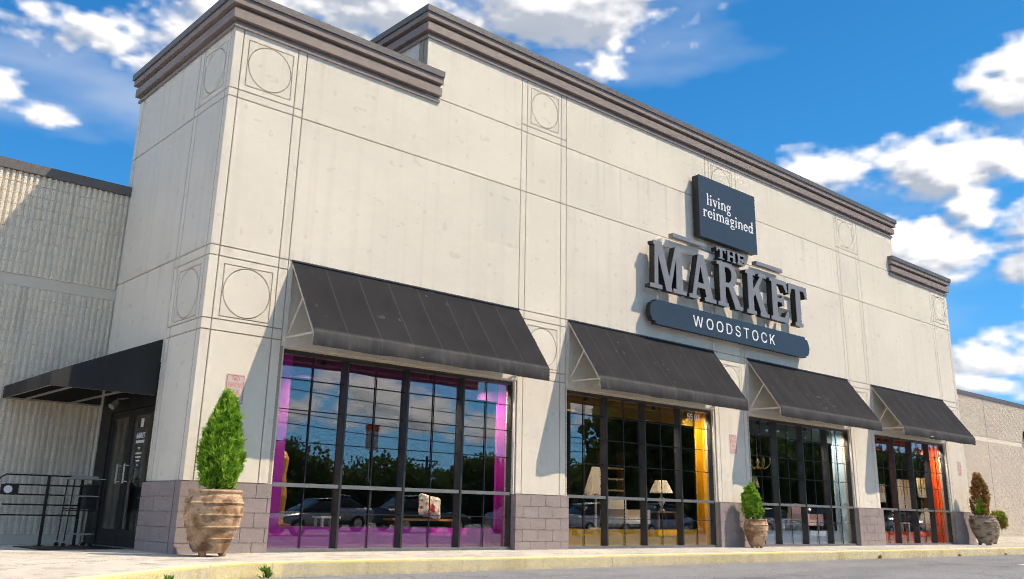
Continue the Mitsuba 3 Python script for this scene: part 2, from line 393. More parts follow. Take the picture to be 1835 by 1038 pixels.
# ------------------------------------------------------------------ the store building
B = 'store_building'
labels[B] = {'label': 'cream stucco store building with stepped brown cornices and four display windows behind black awnings', 'category': 'building'}
COL = [0.0, 6.64, 13.25, 19.87, 26.18]
CW = 1.385
END = 27.56
ZL, ZT, TX0, TX1 = 8.585, 9.945, 4.04, 23.68
HEAD = 3.24
BAYS = [(1.44, 6.62), (8.06, 13.21), (14.69, 19.84), (21.29, 26.14)]
silh = Polygon([(0, 0), (END, 0), (END, ZL), (TX1, ZL), (TX1, ZT), (TX0, ZT), (TX0, ZL), (0, ZL)])
holes = unary_union([sbox(a, -1, b, HEAD) for a, b in BAYS])
add(f'{B}__front_wall', front(silh.difference(holes).buffer(-.003, join_style=2), .022, .30), 'joint')
GAP = .023


def panel_shape(x0, x1, z0, z1, clip):
    return sbox(x0 + GAP / 2, z0 + GAP / 2, x1 - GAP / 2, z1 - GAP / 2).intersection(clip)


def medallion(x0, x1, z0, z1, clip, place, parent):
    full = panel_shape(x0, x1, z0, z1, clip)
    cx, cz = (x0 + x1) / 2 + .01, (z0 + z1) / 2 - .03
    h, g = .425, .0095
    sq = sbox(cx - h, cz - h, cx + h, cz + h)
    outer = full.difference(sq.buffer(g, join_style=2))
    ring = Point(cx, cz).buffer(h - .012, quad_segs=24)
    corners = sq.buffer(-g, join_style=2).difference(ring)
    add(f'{parent}__medallion_border', place(outer), STUCCO[0])
    add(f'{parent}__medallion_corners', place(corners), STUCCO[1])
    add(f'{parent}__medallion_disc', place(ring.buffer(-2 * g)), STUCCO[2])


clipF = silh.difference(holes.buffer(.0)).buffer(0)
placeF = lambda g: front(g, 0, .024)
W = f'{B}__front_wall'
for i, x in enumerate(COL):
    tall = 0 < i < 4
    xe = x + CW
    v = [x, x + .16, x + 1.21, xe]
    rows = [(1.03, 3.33), (3.33, 3.51), (3.51, 4.53), (4.53, 4.70)] + ([(4.70, 7.30), (7.30, 8.68), (8.68, 8.84), (8.84, ZT)] if tall else [(4.70, 7.30), (7.30, 7.45), (7.45, ZL)])
    for z0, z1 in rows:
        for k in range(3):
            if k == 1 and z1 - z0 > .9 and z1 - z0 < 1.2:
                medallion(v[1], v[2], z0, z1, clipF, placeF, W)
                continue
            a, b = v[k] - (GAP / 2 if (k == 0 and i == 0) else 0), v[k + 1] + (GAP / 2 if (k == 2 and i == 4) else 0)
            g = panel_shape(a, b, z0, z1, clipF)
            if g.area > 1e-4:
                add(f'{W}__panel', placeF(g), STUCCO[int(rng.integers(0, 3))])
for i in range(4):
    a, b = COL[i] + CW, COL[i + 1]
    if i in (0, 3):
        for (c, d) in ((a, b),):
            add(f'{W}__panel', placeF(panel_shape(c, d, 4.70, 7.30, clipF)), STUCCO[0])
            add(f'{W}__panel', placeF(panel_shape(c, d, 7.30, 8.68, clipF)), STUCCO[2])
            add(f'{W}__panel', placeF(panel_shape(c, d, 8.68, ZT + .02, clipF)), STUCCO[2])
    else:
        for z0, z1, s in ((4.70, 7.30, 1), (7.30, 8.68, 0), (8.68, ZT, 2)):
            add(f'{W}__panel', placeF(panel_shape(a, b, z0, z1, clipF)), STUCCO[s])
    add(f'{W}__panel', placeF(panel_shape(a, b, HEAD - GAP / 2, 4.70, clipF)), STUCCO[1])
# stucco jambs beside each window and head trim
for a, b in BAYS:
    for x0, x1 in ((a - .002, a + .02), (b - .02, b + .002)):
        add(f'{W}__window_jamb', bx(x0, x1, .02, .17, 1.03, HEAD), STUCCO[0])
    add(f'{W}__window_head', bx(a, b, .02, .17, HEAD - .03, HEAD + .002), 'cream_metal')

# left side wall (plane x = 0)
S = f'{B}__side_wall'
YB = 4.30
DOOR = (1.42, 4.00, 2.95)
sil2 = sbox(.30, 0, YB, ZL)
hole2 = sbox(DOOR[0], -1, DOOR[1], DOOR[2])
add(S, side(sil2.difference(hole2).buffer(-.003, join_style=2), .022, .30), 'joint')
clipS = sbox(0.026, 0, YB, ZL).difference(hole2)
placeS = lambda g: side(g, 0, .024)
v = [0.026, .16, 1.21, 1.37]
for z0, z1 in [(1.03, 3.33), (3.33, 3.51), (3.51, 4.53), (4.53, 4.70), (4.70, 7.30), (7.30, 7.45), (7.45, ZL)]:
    for k in range(3):
        if k == 1 and .9 < z1 - z0 < 1.2:
            medallion(v[1], v[2], z0, z1, clipS, placeS, S)
            continue
        g = panel_shape(v[k] - (GAP / 2 if k == 0 else 0), v[k + 1], z0, z1, clipS)
        add(f'{S}__panel', placeS(g), STUCCO[int(rng.integers(0, 3))])
for y0, y1 in ((1.37, 4.10), (4.10, YB + .017)):
    for z0, z1 in ((1.03, 4.70), (4.70, 7.30), (7.30, ZL)):
        g = panel_shape(y0, y1, z0, z1, clipS)
        add(f'{S}__panel', placeS(g), STUCCO[int(rng.integers(0, 2))])
# wainscot of painted concrete block
WS = f'{B}__wainscot'
cores = []


def course_blocks(length, r):
    """Block joints along a course in running bond."""
    off = 0.2 if r % 2 else 0.0
    cuts = [0.0] + [q for q in np.arange(off, length, .4064) if .06 < q < length - .06] + [length]
    return list(zip(cuts, cuts[1:]))


for i, x in enumerate(COL):
    a = x - (.05 if i == 0 else .005)
    b = (x + CW + .05) if i < 4 else END + .05
    if i > 0:
        a = x - .03
    cores.append(bx(a + .02, b - .02, -.038, .15, 0, 1.015))
    rows_z = [0, .15, .37, .59, .81, 1.03]
    for r in range(5):
        for c0, c1 in course_blocks(b - a, r):
            if i == 0 and r >= 0 and c0 == 0:
                pass
            dz = rng.uniform(0, .004)
            m = bx(a + c0 + .005, a + c1 - .005, -.052 - rng.uniform(0, .004), .14, rows_z[r] + (.004 if r else 0), rows_z[r + 1] - .005)
            add(f'{WS}__block', m, 'painted_block')
cores.append(bx(-.036, .15, .0, DOOR[0] - .02, 0, 1.015))
for r in range(5):
    for c0, c1 in course_blocks(DOOR[0] + .0 - .0, r + 1):
        add(f'{WS}__block', bx(-.052 - rng.uniform(0, .004), .14, .145 + (c0 + .005) * .9, .145 + (c1 - .005) * .9, rows_z[r] + (.004 if r else 0), rows_z[r + 1] - .005), 'painted_block')
for m in cores:
    add(f'{WS}__mortar', m, 'mortar')

# cornices: one profile swept along each parapet
PROF = [(0.0, -.02), (.052, -.018), (.052, .045), (.006, .052), (.008, .104), (.108, .116), (.108, .286), (.036, .294), (.040, .350), (.152, .362), (.152, .485), (.185, .492), (.185, .62), (-.34, .62), (-.34, -.02)]


def sweep(path, prof):
    """Profile (outward, up) along a plan path; outward is to the right of the direction of travel. Mitred corners."""
    P = np.array(path, float); vs, fs = [], []
    nrm = []
    for k in range(len(P)):
        ds = []
        if k > 0: ds.append((P[k] - P[k - 1])[:2])
        if k < len(P) - 1: ds.append((P[k + 1] - P[k])[:2])
        ns = [np.array([d[1], -d[0]]) / np.linalg.norm(d) for d in ds]
        m = sum(ns) / len(ns); m = m / (m @ m) if len(ns) > 1 else m
        nrm.append(m)
    K = len(prof)
    for k in range(len(P)):
        for o, u in prof:
            vs.append([P[k][0] + nrm[k][0] * o, P[k][1] + nrm[k][1] * o, P[k][2] + u])
    for k in range(len(P) - 1):
        for j in range(K):
            a, b = k * K + j, k * K + (j + 1) % K
            c, d = b + K, a + K
            fs += [[a, d, c], [a, c, b]]
    cap = trimesh.creation.triangulate_polygon(Polygon([(o, u) for o, u in prof]), engine='earcut')
    idx = {}
    for vv in cap[0]:
        pass
    order = [int(np.argmin([(o - q[0]) ** 2 + (u - q[1]) ** 2 for o, u in prof])) for q in cap[0]]
    for f in cap[1]:
        t = [order[q] for q in f]
        fs.append([t[0], t[1], t[2]]); e = (len(P) - 1) * K
        fs.append([t[2] + e, t[1] + e, t[0] + e])
    m = trimesh.Trimesh(np.array(vs), np.array(fs), process=False)
    trimesh.repair.fix_normals(m)
    return m


body = PROF[:11] + [(-.30, .485), (-.30, -.02)]
cope = [(.125, .489), (.185, .492), (.188, .62), (-.34, .62), (-.34, .489)]


def cornice(name, path):
    c = add(f'{B}__{name}', sweep(path, body), 'cornice_paint')
    add(f'{c}__coping', sweep(path, cope), 'coping_metal')


e = .012
xe = 4.37
cornice('cornice', [(xe, YB, ZL), (e, YB, ZL), (e, e, ZL), (xe, e, ZL)][1:] if False else [(2.4, YB - e, ZL), (e, YB - e, ZL), (e, e, ZL), (xe, e, ZL)])
cornice('cornice', [(TX0 + e, 4.5, ZT), (TX0 + e, e, ZT), (TX1 - e, e, ZT), (TX1 - e, 4.5, ZT)])
cornice('cornice', [(23.28, e, ZL), (END - e, e, ZL), (END - e, YB, ZL)])
# end returns of the two low cornices against the taller wall
for xx, s in ((xe, 1), (23.28, -1)):
    pr = [(o, u) for o, u in PROF[:9]]
# return walls, roof and store interior
for m in (bx(TX0, TX0 + .25, .31, 4.5, 5.81, ZT), bx(TX1 - .25, TX1, .31, 4.5, 5.81, ZT), bx(END - .25, END, .31, YB + .1, 0, ZL), bx(.30, 2.4, YB - .25, YB - .002, 6.0, ZL)):
    add(f'{B}__return_wall', m, STUCCO[0])
add(f'{B}__return_trim', cat([bx(TX0 - .018, TX0 - .001, .16, .19, ZL, ZT)]), 'joint')
add(f'{B}__roof', bx(.28, END - .26, .31, 9.5, 5.7, 5.8), 'coping_metal')
add(f'{B}__interior_shell', cat([bx(.31, END - .26, .31, 13.9, 3.55, 3.7), bx(.31, END - .3, 10.8, 11, 0, 3.55), bx(.31, .4, DOOR[1] + .1, 11, 0, 3.55), bx(END - .4, END - .3, .35, 11, 0, 3.55), bx(.31, END - .3, 10.8, 11, 3.7, 5.7)]), 'room_dark')
add(f'{B}__interior_floor', bx(.10, END - .3, .18, 11, -.02, .012), 'floor_wood')

# display windows
PAINT = ['magenta_paint', 'gold_paint', 'blue_paint', 'orange_paint']
PNAME = ['magenta', 'mustard yellow', 'pale blue', 'orange']
YG = .155
LAMP = 1.0
for i, (a, b) in enumerate(BAYS):
    D = f'{B}__display_window' + (f'_{i:03d}' if i else '')
    labels[D] = {'label': f'tall dark framed display window with {PNAME[i]} surround inside'}
    fr = cat([bx(a, a + .055, .085, .20, .02, HEAD - .03), bx(b - .055, b, .085, .20, .02, HEAD - .03), bx(a + .055, b - .055, .087, .20, HEAD - .10, HEAD - .03)])
    add(f'{D}__frame', fr, 'bronze_frame')
    add(f'{D}__sill', cat([bx(a, b, .062, .22, 0.0, .055)]), 'worn_sill')
    xs = [a + (b - a) * k / 4 for k in range(5)]
    for k in (1, 2, 3):
        add(f'{D}__mullion', cat([bx(xs[k] - .027, xs[k] + .027, .060, .22, .055, HEAD - .10)]), 'bronze_frame')
        add(f'{D}__mullion_cap', bx(xs[k] - .018, xs[k] + .023, .048, .0595, .06, HEAD - .10), 'mullion_face')
    zt = 1.035
    for k in range(4):
        l, r = xs[k] + (.027 if k else .055), xs[k + 1] - (.027 if k < 3 else .055)
        add(f'{D}__transom', bx(l, r, .066, .21, zt - .03, zt + .03), 'worn_sill')
        for z0, z1 in ((.055, zt - .03), (zt + .03, HEAD - .10)):
            t1, t2 = rng.normal(0, .0016, 2)
            q = np.array([[l, YG - t1, z0], [r, YG + t1, z0], [r, YG + t1 + t2, z1], [l, YG - t1 + t2, z1]])
            add(f'{D}__pane', (q, [[0, 1, 2, 3]]), 'window_glass')
        xm = (l + r) / 2
        add(f'{D}__grille_bar', cat([bx(xm - .008, xm + .008, YG - .030, YG - .014, .055, zt - .03), bx(xm - .008, xm + .008, YG - .030, YG - .014, zt + .03, HEAD - .10)]), 'dark_rod')
        for z in (.60, 1.72, 2.24, 2.74):
            add(f'{D}__grille_bar', bx(l, r, YG - .031, YG - .015, z - .007, z + .007), 'dark_rod')
    # painted surround behind the glass
    o = Polygon([(a - .14, 0.013), (b + .36, 0.013), (b + .36, HEAD + .05), (a - .14, HEAD + .05)])
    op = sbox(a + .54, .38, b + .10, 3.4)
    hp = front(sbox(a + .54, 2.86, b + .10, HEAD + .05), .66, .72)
    add(f'{D}__header', hp, PAINT[i] + '_header_shade')  # top strip of the surround, its shade painted in
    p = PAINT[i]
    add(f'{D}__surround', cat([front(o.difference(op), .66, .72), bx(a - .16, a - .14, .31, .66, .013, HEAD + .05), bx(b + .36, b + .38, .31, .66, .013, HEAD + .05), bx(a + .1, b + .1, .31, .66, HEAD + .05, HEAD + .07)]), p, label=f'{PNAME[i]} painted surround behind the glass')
    for q, (lx, tx, tz, pw) in enumerate(((b - .55, b + .35, 2.2, 2.3), (b - 1.8, b - 1.2, .1, 1.6), (a + 1.5, a + .9, .1, 1.6), (a + 1.0, a + .25, 1.2, 1.3))):
        h0, tg = np.array([lx, .42, 3.08]), np.array([tx, .60, tz])
        dv = (tg - h0) / np.linalg.norm(tg - h0)
        add(f'{D}__display_lamp', cat([rod(h0 - dv * .12, h0 - dv * .01, .04, 12), rod(h0 - dv * .1, (lx, .42, 3.27), .008, 6)]), 'black_metal')
        scene[f'lamp_light_{i}_{q}'] = dict(type='spot', to_world=T().look_at(origin=h0.tolist(), target=tg.tolist(), up=[0, 1, .1]), intensity={'type': 'rgb', 'value': [pw * LAMP, pw * .86 * LAMP, pw * .66 * LAMP]}, cutoff_angle=46.0, beam_width=20.0)
    add(f'{D}__display_deck', bx(a - .1, b + .3, .72, 3.2, .30, .372), 'room_dark')

# address numerals on the mustard window glass
tm = meshkit.text_mesh('5501', .15, .003, bold=True)
ex = tm.bounds
num_x = 12.28
for k, ch in enumerate('5501'):
    m = meshkit.text_mesh(ch, .15, .003, bold=True); m.apply_transform(RF); m.apply_translation((12.305 + k * .125 + (.035 if k > 1 else 0), YG - .002, 2.93))
    add(f'{B}__display_window_001__address_numeral', m, 'white_vinyl')

# entrance doors in the side wall
DD = f'{B}__entrance'
xf0, xf1 = .03, .11
y0, y1, zd = DOOR
add(f'{DD}__door_frame', cat([bx(xf0, xf1 + .04, y0, y0 + .10, 0, zd), bx(xf0, xf1 + .04, 3.50, y1, 0, zd), bx(xf0 + .002, xf1 + .038, y0 + .10, 3.50, 2.26, zd - .001)]), 'black_metal')
for (d0, d1) in ((y0 + .105, 2.545), (2.555, 3.495)):
    lf = add(f'{DD}__door', cat([bx(xf0 + .02, xf1, d0, d0 + .10, .02, 2.25), bx(xf0 + .02, xf1, d1 - .10, d1, .02, 2.25), bx(xf0 + .022, xf1 - .002, d0 + .1, d1 - .1, .02, .28), bx(xf0 + .022, xf1 - .002, d0 + .1, d1 - .1, 2.14, 2.25)]), 'black_metal')
    q = np.array([[.07, d0 + .1, .28], [.07, d1 - .1, .28], [.07, d1 - .1, 2.14], [.07, d0 + .1, 2.14]])
    add(f'{lf}__glass', (q, [[0, 3, 2, 1]]), 'door_glass')
    yh = d1 - .16 if d0 < 2 else d0 + .16
    add(f'{lf}__pull_handle', cat([rod((-.02, yh, 1.02), (-.02, yh, 1.34), .014), rod((-.02, yh, 1.05), (.05, yh, 1.05), .010), rod((-.02, yh, 1.31), (.05, yh, 1.31), .010)]), 'cream_metal', True)
dec = [bx(.064, .067, 2.00, 2.12, 1.93, 2.07), bx(.064, .067, 1.89, 2.25, 1.67, 1.715)]
m = meshkit.text_mesh('MARKET', .085, .003, bold=True)
m.apply_scale([.36 / m.extents[0], 1, 1]); m.apply_transform(RL); m.apply_translation((.067, 2.25, 1.75)); dec.append(m)
for k, (w_, z_) in enumerate([(.08, 1.58), (.26, 1.49), (.22, 1.43), (.16, 1.37), (.05, 1.30)]):
    dec.append(bx(.064, .067, 2.07 - w_ / 2, 2.07 + w_ / 2, z_, z_ + .022))
add(f'{DD}__door_decal', cat(dec), 'white_vinyl')
add(f'{DD}__lock_decal', cat([bx(.064, .067, 2.60, 2.67, 1.42, 1.60)]), 'white_vinyl')
add(f'{DD}__threshold', bx(-.05, .2, y0 - .02, y1 + .02, .001, .02), 'worn_sill')

# ------------------------------------------------------------------ fluted block wings
YF = 4.15


def fluted(key, x0, x1, pitch, z_tiers, ztop, stuff):
    rib = lambda x, z0, z1: (np.array([[x + .016, YF, z0], [x + .030, YF - .05, z0], [x + pitch - .030, YF - .05, z0], [x + pitch - .016, YF, z0], [x + .016, YF, z1], [x + .030, YF - .05, z1], [x + pitch - .030, YF - .05, z1], [x + pitch - .016, YF, z1]]),
                             np.array([[0, 1, 5], [0, 5, 4], [1, 2, 6], [1, 6, 5], [2, 3, 7], [2, 7, 6], [0, 3, 2], [0, 2, 1], [4, 5, 6], [4, 6, 7]]))
    m_ = 'fluted_far' if stuff else 'fluted_block'
    add(f'{key}__backing', bx(x0, x1, YF, YF + .25, 0, ztop), m_)
    for z0, z1 in z_tiers:
        xs = np.arange(x0, x1 - pitch * .9, pitch)
        if stuff:
            add(f'{key}__ribs', cat([trimesh.Trimesh(*rib(x, z0, z1), process=False) for x in xs]), m_, kind='stuff')
        else:
            for x in xs:
                us, n_ = [], int(round((z1 - z0) / .2032))
                hz = (z1 - z0) / n_
                for q in range(n_):
                    v0, f0 = rib(x + rng.uniform(-.0015, .0015), z0 + q * hz + (.005 if q else 0), z0 + (q + 1) * hz - .005)
                    v0[[1, 2, 5, 6], 1] += rng.uniform(-.005, .005) + rng.uniform(-.002, .002, 4)
                    us.append(trimesh.Trimesh(v0, f0, process=False))
                add(f'{key}__rib', cat(us), m_)
    add(f'{key}__belt', bx(x0, x1, YF - .022, YF - .001, 4.40, 4.60), 'band_concrete')
    add(f'{key}__base_course', bx(x0, x1, YF - .026, YF - .001, 0, .165), 'band_concrete')
    add(f'{key}__coping', bx(x0, x1, YF - .09, YF + .3, ztop - .16, ztop + .02), 'coping_metal')


wing = thing('fluted_wall', 'pale ribbed concrete block wall with smooth belt, left of the store beside the entrance', 'wall')
fluted(wing, -6.1, -.0, .1016, [(.165, 4.39), (4.61, 6.50)], 6.66, False)
wing2 = thing('fluted_wall', 'beige ribbed block wall with pale belt, far right beyond the store', 'wall')
fluted(wing2, END, 56, .1016, [(.165, 4.39), (4.61, 6.45)], 6.56, True)
add(f'{wing2}__control_joint', cat([bx(40.3, 40.34, YF - .056, YF - .03, .17, 4.39), bx(40.3, 40.34, YF - .056, YF - .03, 4.61, 6.4)]), 'joint')
wl = thing('wall_light', 'dark wall pack light on the ribbed wall at the far right', 'light')
add(f'{wl}__housing', front(Polygon([(44.8, 4.8), (45.3, 4.8), (45.25, 5.2), (44.85, 5.2)]), YF - .28, YF - .052), 'black_metal')
add(f'{wl}__lens', bx(44.86, 45.24, YF - .26, YF - .06, 4.74, 4.80), 'white_vinyl')

# ------------------------------------------------------------------ window awnings
AW = [(1.448, 6.647), (8.09, 13.283), (14.733, 19.90), (21.31, 26.30)]
AT, AF, AB, AP = 4.68, 3.385, 3.145, .94
AWL = ['black fabric awning over the magenta window, nearest and largest with a dark stain', 'black fabric awning over the mustard yellow window, second from the left corner',
       'black fabric awning over the pale blue window, under the right half of the signs', 'black fabric awning over the orange window at the far right']


def awning_sheet(x0, x1, seed):
    """Slope, rounded front edge and valance as one cloth with sag between rafters and slight ripples."""
    nx = 66
    prof = []
    for t in np.linspace(0, 1, 12):
        prof.append((-.01 - (AP - .03) * t, AT + (AF + .02 - AT) * t))
    prof += [(-AP + .008, AF + .004), (-AP, AF - .02)]
    for t in np.linspace(.2, 1, 6):
        prof.append((-AP - .0, AF - .02 + (AB - AF + .02) * t))
    xs = np.linspace(x0, x1, nx)
    V = np.zeros((nx, len(prof), 3))
    for j, (y, z) in enumerate(prof):
        V[:, j, 0], V[:, j, 1], V[:, j, 2] = xs, y, z
    t = np.clip((V[..., 2] - AF) / (AT - AF), 0, 1)
    sag = np.sin(np.pi * t) * np.clip(np.minimum(V[..., 0] - x0, x1 - V[..., 0]) / .3, .15, 1) * (.014 + .024 * np.abs(np.sin(np.pi * (V[..., 0] - x0) / .649)))
    q = np.stack([V[..., 0] * 1.3, V[..., 1] * 3, V[..., 2] * 3], -1)
    rip = (meshkit.fbm(q, 4, seed) - .5) * .045 * (1 - t * t)
    V[..., 2] -= sag * .6
    V[..., 1] += sag * .8 + rip
    low = np.clip((AF - V[..., 2]) / (AF - AB), 0, 1)
    V[..., 1] += low * .02 * np.sin(V[..., 0] * 6 + seed)
    V[..., 2] += low * .008 * np.sin(V[..., 0] * 3.1 + seed * 2)
    k = len(prof)
    idx = np.arange(nx * k).reshape(nx, k)
    f = np.stack([idx[:-1, :-1], idx[:-1, 1:], idx[1:, 1:], idx[1:, :-1]], -1).reshape(-1, 4)
    top = V.reshape(-1, 3)
    return top, f


def solid(v, f, th, d):
    """Give a sheet real thickness along d."""
    v2 = v + np.array(d) * th
    f3 = np.vstack([f[:, [0, 1, 2]], f[:, [0, 2, 3]]])
    m0 = trimesh.Trimesh(v, f3, process=False)
    e_ = np.sort(m0.edges, axis=1)
    u, c = np.unique(e_, axis=0, return_counts=True)
    bd = {tuple(x) for x in u[c == 1]}
    fs = [f3, f3[:, ::-1] + len(v)]
    extra = []
    for a, b in m0.edges:
        if tuple(sorted((a, b))) in bd:
            extra += [[a, a + len(v), b], [b, a + len(v), b + len(v)]]
    fs.append(np.array(extra))
    return trimesh.Trimesh(np.vstack([v, v2]), np.vstack(fs), process=False)


for i, (a, b) in enumerate(AW):
    k = thing('window_awning', AWL[i], 'awning', None)
    v_, f_ = awning_sheet(a, b, 5 + i * 7)
    add(f'{k}__fabric', solid(v_, f_, .004, (0, 1, -.4)), 'awning_fabric', 50)
    add(f'{k}__wall_rail', bx(a, b, -.035, -.001, AT + .0, AT + .028), 'bronze_frame')
    add(f'{k}__front_rail', cat([bar((a + .01, -AP + .03, AF - .03), (b - .01, -AP + .03, AF - .03), .028), bar((a + .01, -AP + .03, AB + .075), (b - .01, -AP + .03, AB + .075), .020)]), 'cream_metal')
    nr = 5
    for j in range(nr):
        x = a + .015 + (b - a - .03) * j / (nr - 1)
        end = j in (0, nr - 1)
        parts = [bar((x, -.02, AT - (.05 if end else .085)), (x, -AP + .045, AF - (.02 if end else .06)), .024), bar((x, -.02, AF - .01), (x, -AP + .045, AF - .03), .026), bar((x, -.018, AF - .01), (x, -.018, AT - .06), .024)]
        parts.append(bar((x, -.03, AF), (x, -AP * .5, (AT + AF) / 2 - .04), .022))
        parts.append(bar((x, -AP + .03, AF - .04), (x, -AP + .032, AB + .075), .018))
        add(f'{k}__rafter', cat(parts), 'cream_metal')
    if i == 0:
        v2 = np.array([[1.98, -.215, 4.40], [2.10, -.215, 4.40], [2.12, -.285, 4.30], [2.04, -.315, 4.255], [1.97, -.28, 4.31]])

# ------------------------------------------------------------------ entrance awning on the side wall
ka = thing('door_awning', 'black fabric entrance awning sloping down to the left over the side doors', 'awning')
ya, yb_, W0, Z0, Z1, Z2 = 1.448, 4.06, 1.637, 3.33, 2.607, 2.40
add(f'{ka}__slope', bar((-.0, (ya + yb_) / 2, Z0), (-W0, (ya + yb_) / 2, Z1), yb_ - ya, .008, up=(W0 * 0 + .4, 0, 1)), 'door_awning_fabric')
add(f'{ka}__valance', bx(-W0 - .004, -W0 + .004, ya, yb_, Z2, Z1), 'door_awning_fabric')
add(f'{ka}__end_panel', front(Polygon([(-W0 + .004, Z2), (-.004, Z2), (-.004, Z0 - .006), (-W0 + .004, Z1 - .004)]), ya - .004, ya + .004), 'door_awning_fabric')
add(f'{ka}__end_panel', front(Polygon([(-W0 + .004, Z2 + .03), (-.004, Z2 + .03), (-.004, Z0 - .006), (-W0 + .004, Z1 - .004)]), yb_ - .008, yb_), 'door_awning_fabric')
fr = [bar((-W0 + .02, ya + .02, Z2 + .012), (-.02, ya + .02, Z2 + .012), .026), bar((-W0 + .02, yb_ - .02, Z2 + .012), (-.02, yb_ - .02, Z2 + .012), .026), bar((-W0 + .02, ya + .02, Z2 + .012), (-W0 + .02, yb_ - .02, Z2 + .012), .026)]
for x in (-1.30, -.55):
    fr.append(bar((x, ya + .03, Z2 + .012), (x, yb_ - .03, Z2 + .012), .026))
for y in (ya + .02, yb_ - .02):
    fr.append(bar((-W0 + .02, y, Z1 - .02), (-.02, y, Z0 - .03), .024))
add(f'{ka}__frame', cat(fr), 'grey_pipe')
kl = thing('spot_light', 'small dark spot light on a bracket above the side doors under the awning', 'light')
add(f'{kl}__bracket', cat([rod((.02, 2.75, 2.46), (-.16, 2.75, 2.42), .012), rod((-.16, 2.75, 2.42), (-.16, 2.75, 2.36), .012)]), 'grey_pipe')
add(f'{kl}__head', cat([rod((-.16, 2.75, 2.38), (-.26, 2.72, 2.28), .045, 12, .06)]), 'grey_pipe', 40)

# ------------------------------------------------------------------ signs on the front wall
kb = thing('box_sign', 'square navy box sign with white lower case lettering, topmost of the signs', 'sign')
add(f'{kb}__cabinet', bx(12.60, 15.10, -.246, -.055, 7.545, 9.185), 'sign_dark')
add(f'{kb}__face', front(sbox(12.585, 7.53, 15.115, 9.20), -.262, -.248), 'navy_panel')
add(f'{kb}__mount', cat([bx(13.0, 13.1, -.056, -.001, 7.7, 9.0), bx(14.6, 14.7, -.056, -.001, 7.7, 9.0)]), 'sign_dark')


def line(pts, w):
    return LineString(pts).buffer(w / 2, cap_style=2, join_style=1)


def arc(cx, cy, rx, ry, a0, a1, w, n=24):
    t = np.radians(np.linspace(a0, a1, n))
    return line([(cx + rx * math.cos(q), cy + ry * math.sin(q)) for q in t], w)


SW, TH, SE = .20, .09, .07


def rect(x0, y0, x1, y1):
    return sbox(min(x0, x1), min(y0, y1), max(x0, x1), max(y0, y1))


def stem(x, y0, y1, foot=True, flag=True):
    g = [rect(x, y0, x + SW, y1)]
    if foot: g.append(rect(x - .10, y0, x + SW + .10, y0 + SE))
    if flag: g.append(Polygon([(x - .13, y1 - .10), (x, y1 - .16), (x + SW, y1), (x + SW, y1 + .02), (x + .06, y1)]))
    return unary_union(g)


def archn(x):
    return unary_union([arc(x + SW + .16, .66, .28, .30, 0, 150, .16), rect(x + SW + .16 + .20, 0, x + SW + .16 + .20 + SW, .68), rect(x + SW + .26, 0, x + SW + .66, SE)])


def glyph(c):
    if c == 'l': return stem(.12, 0, 1.62), .50
    if c == 'i': return unary_union([stem(.12, 0, 1), Point(.22, 1.38).buffer(.14)]), .50
    if c == 'v': return unary_union([line([(.14, 1), (.46, .03)], .20), line([(.46, .03), (.72, 1)], .10), rect(-.02, .93, .36, 1), rect(.56, .93, .88, 1)]), .86
    if c == 'n': return unary_union([stem(.12, 0, 1), archn(.12)]), 1.00
    if c == 'm': return unary_union([stem(.12, 0, 1), archn(.12), affinity.translate(archn(.12), .54, 0)]), 1.54
    if c == 'r': return unary_union([stem(.12, 0, 1), arc(.48, .66, .20, .28, 60, 160, .13), Point(.60, .86).buffer(.12)]), .74
    if c == 'e': return unary_union([arc(.46, .5, .34, .43, 20, 320, .17), rect(.16, .50, .84, .60), arc(.46, .52, .34, .43, 0, 40, .12)]), .92
    if c == 'a': return unary_union([rect(.50, .06, .70, .72), arc(.40, .68, .24, .26, 0, 165, .12), arc(.34, .28, .22, .24, 40, 320, .15), rect(.62, 0, .86, .08), Point(.20, .74).buffer(.10)]), .90
    if c == 'd': return unary_union([rect(.64, 0, .84, 1.62), Polygon([(.52, 1.5), (.64, 1.48), (.84, 1.62), (.6, 1.62)]), arc(.42, .49, .32, .43, 30, 330, .17), rect(.8, 0, .96, SE)]), 1.02
    if c == 'g': return unary_union([arc(.40, .66, .26, .28, 0, 360, .15), arc(.44, -.22, .32, .22, 0, 360, .12), line([(.24, .44), (.2, .2), (.34, .08), (.6, .02)], .12), line([(.60, .84), (.82, .98)], .12)]), .88
    return Polygon(), .5


def serif_word(word, x0, x1, zb, xh, parent, y):
    gs, x = [], 0
    for c in word:
        g, w_ = glyph(c); gs.append((c, affinity.translate(g, x, 0))); x += w_ + .05
    sx_ = (x1 - x0) / x
    for c, g in gs:
        g = affinity.translate(affinity.scale(g, sx_, xh, origin=(0, 0)), x0, zb)
        add(f'{parent}__letter', front(g, y - .006, y), 'white_vinyl')


serif_word('living', 12.90, 13.99, 8.445, .195, kb, -.2622)
serif_word('reimagined', 12.73, 15.00, 8.095, .195, kb, -.2622)

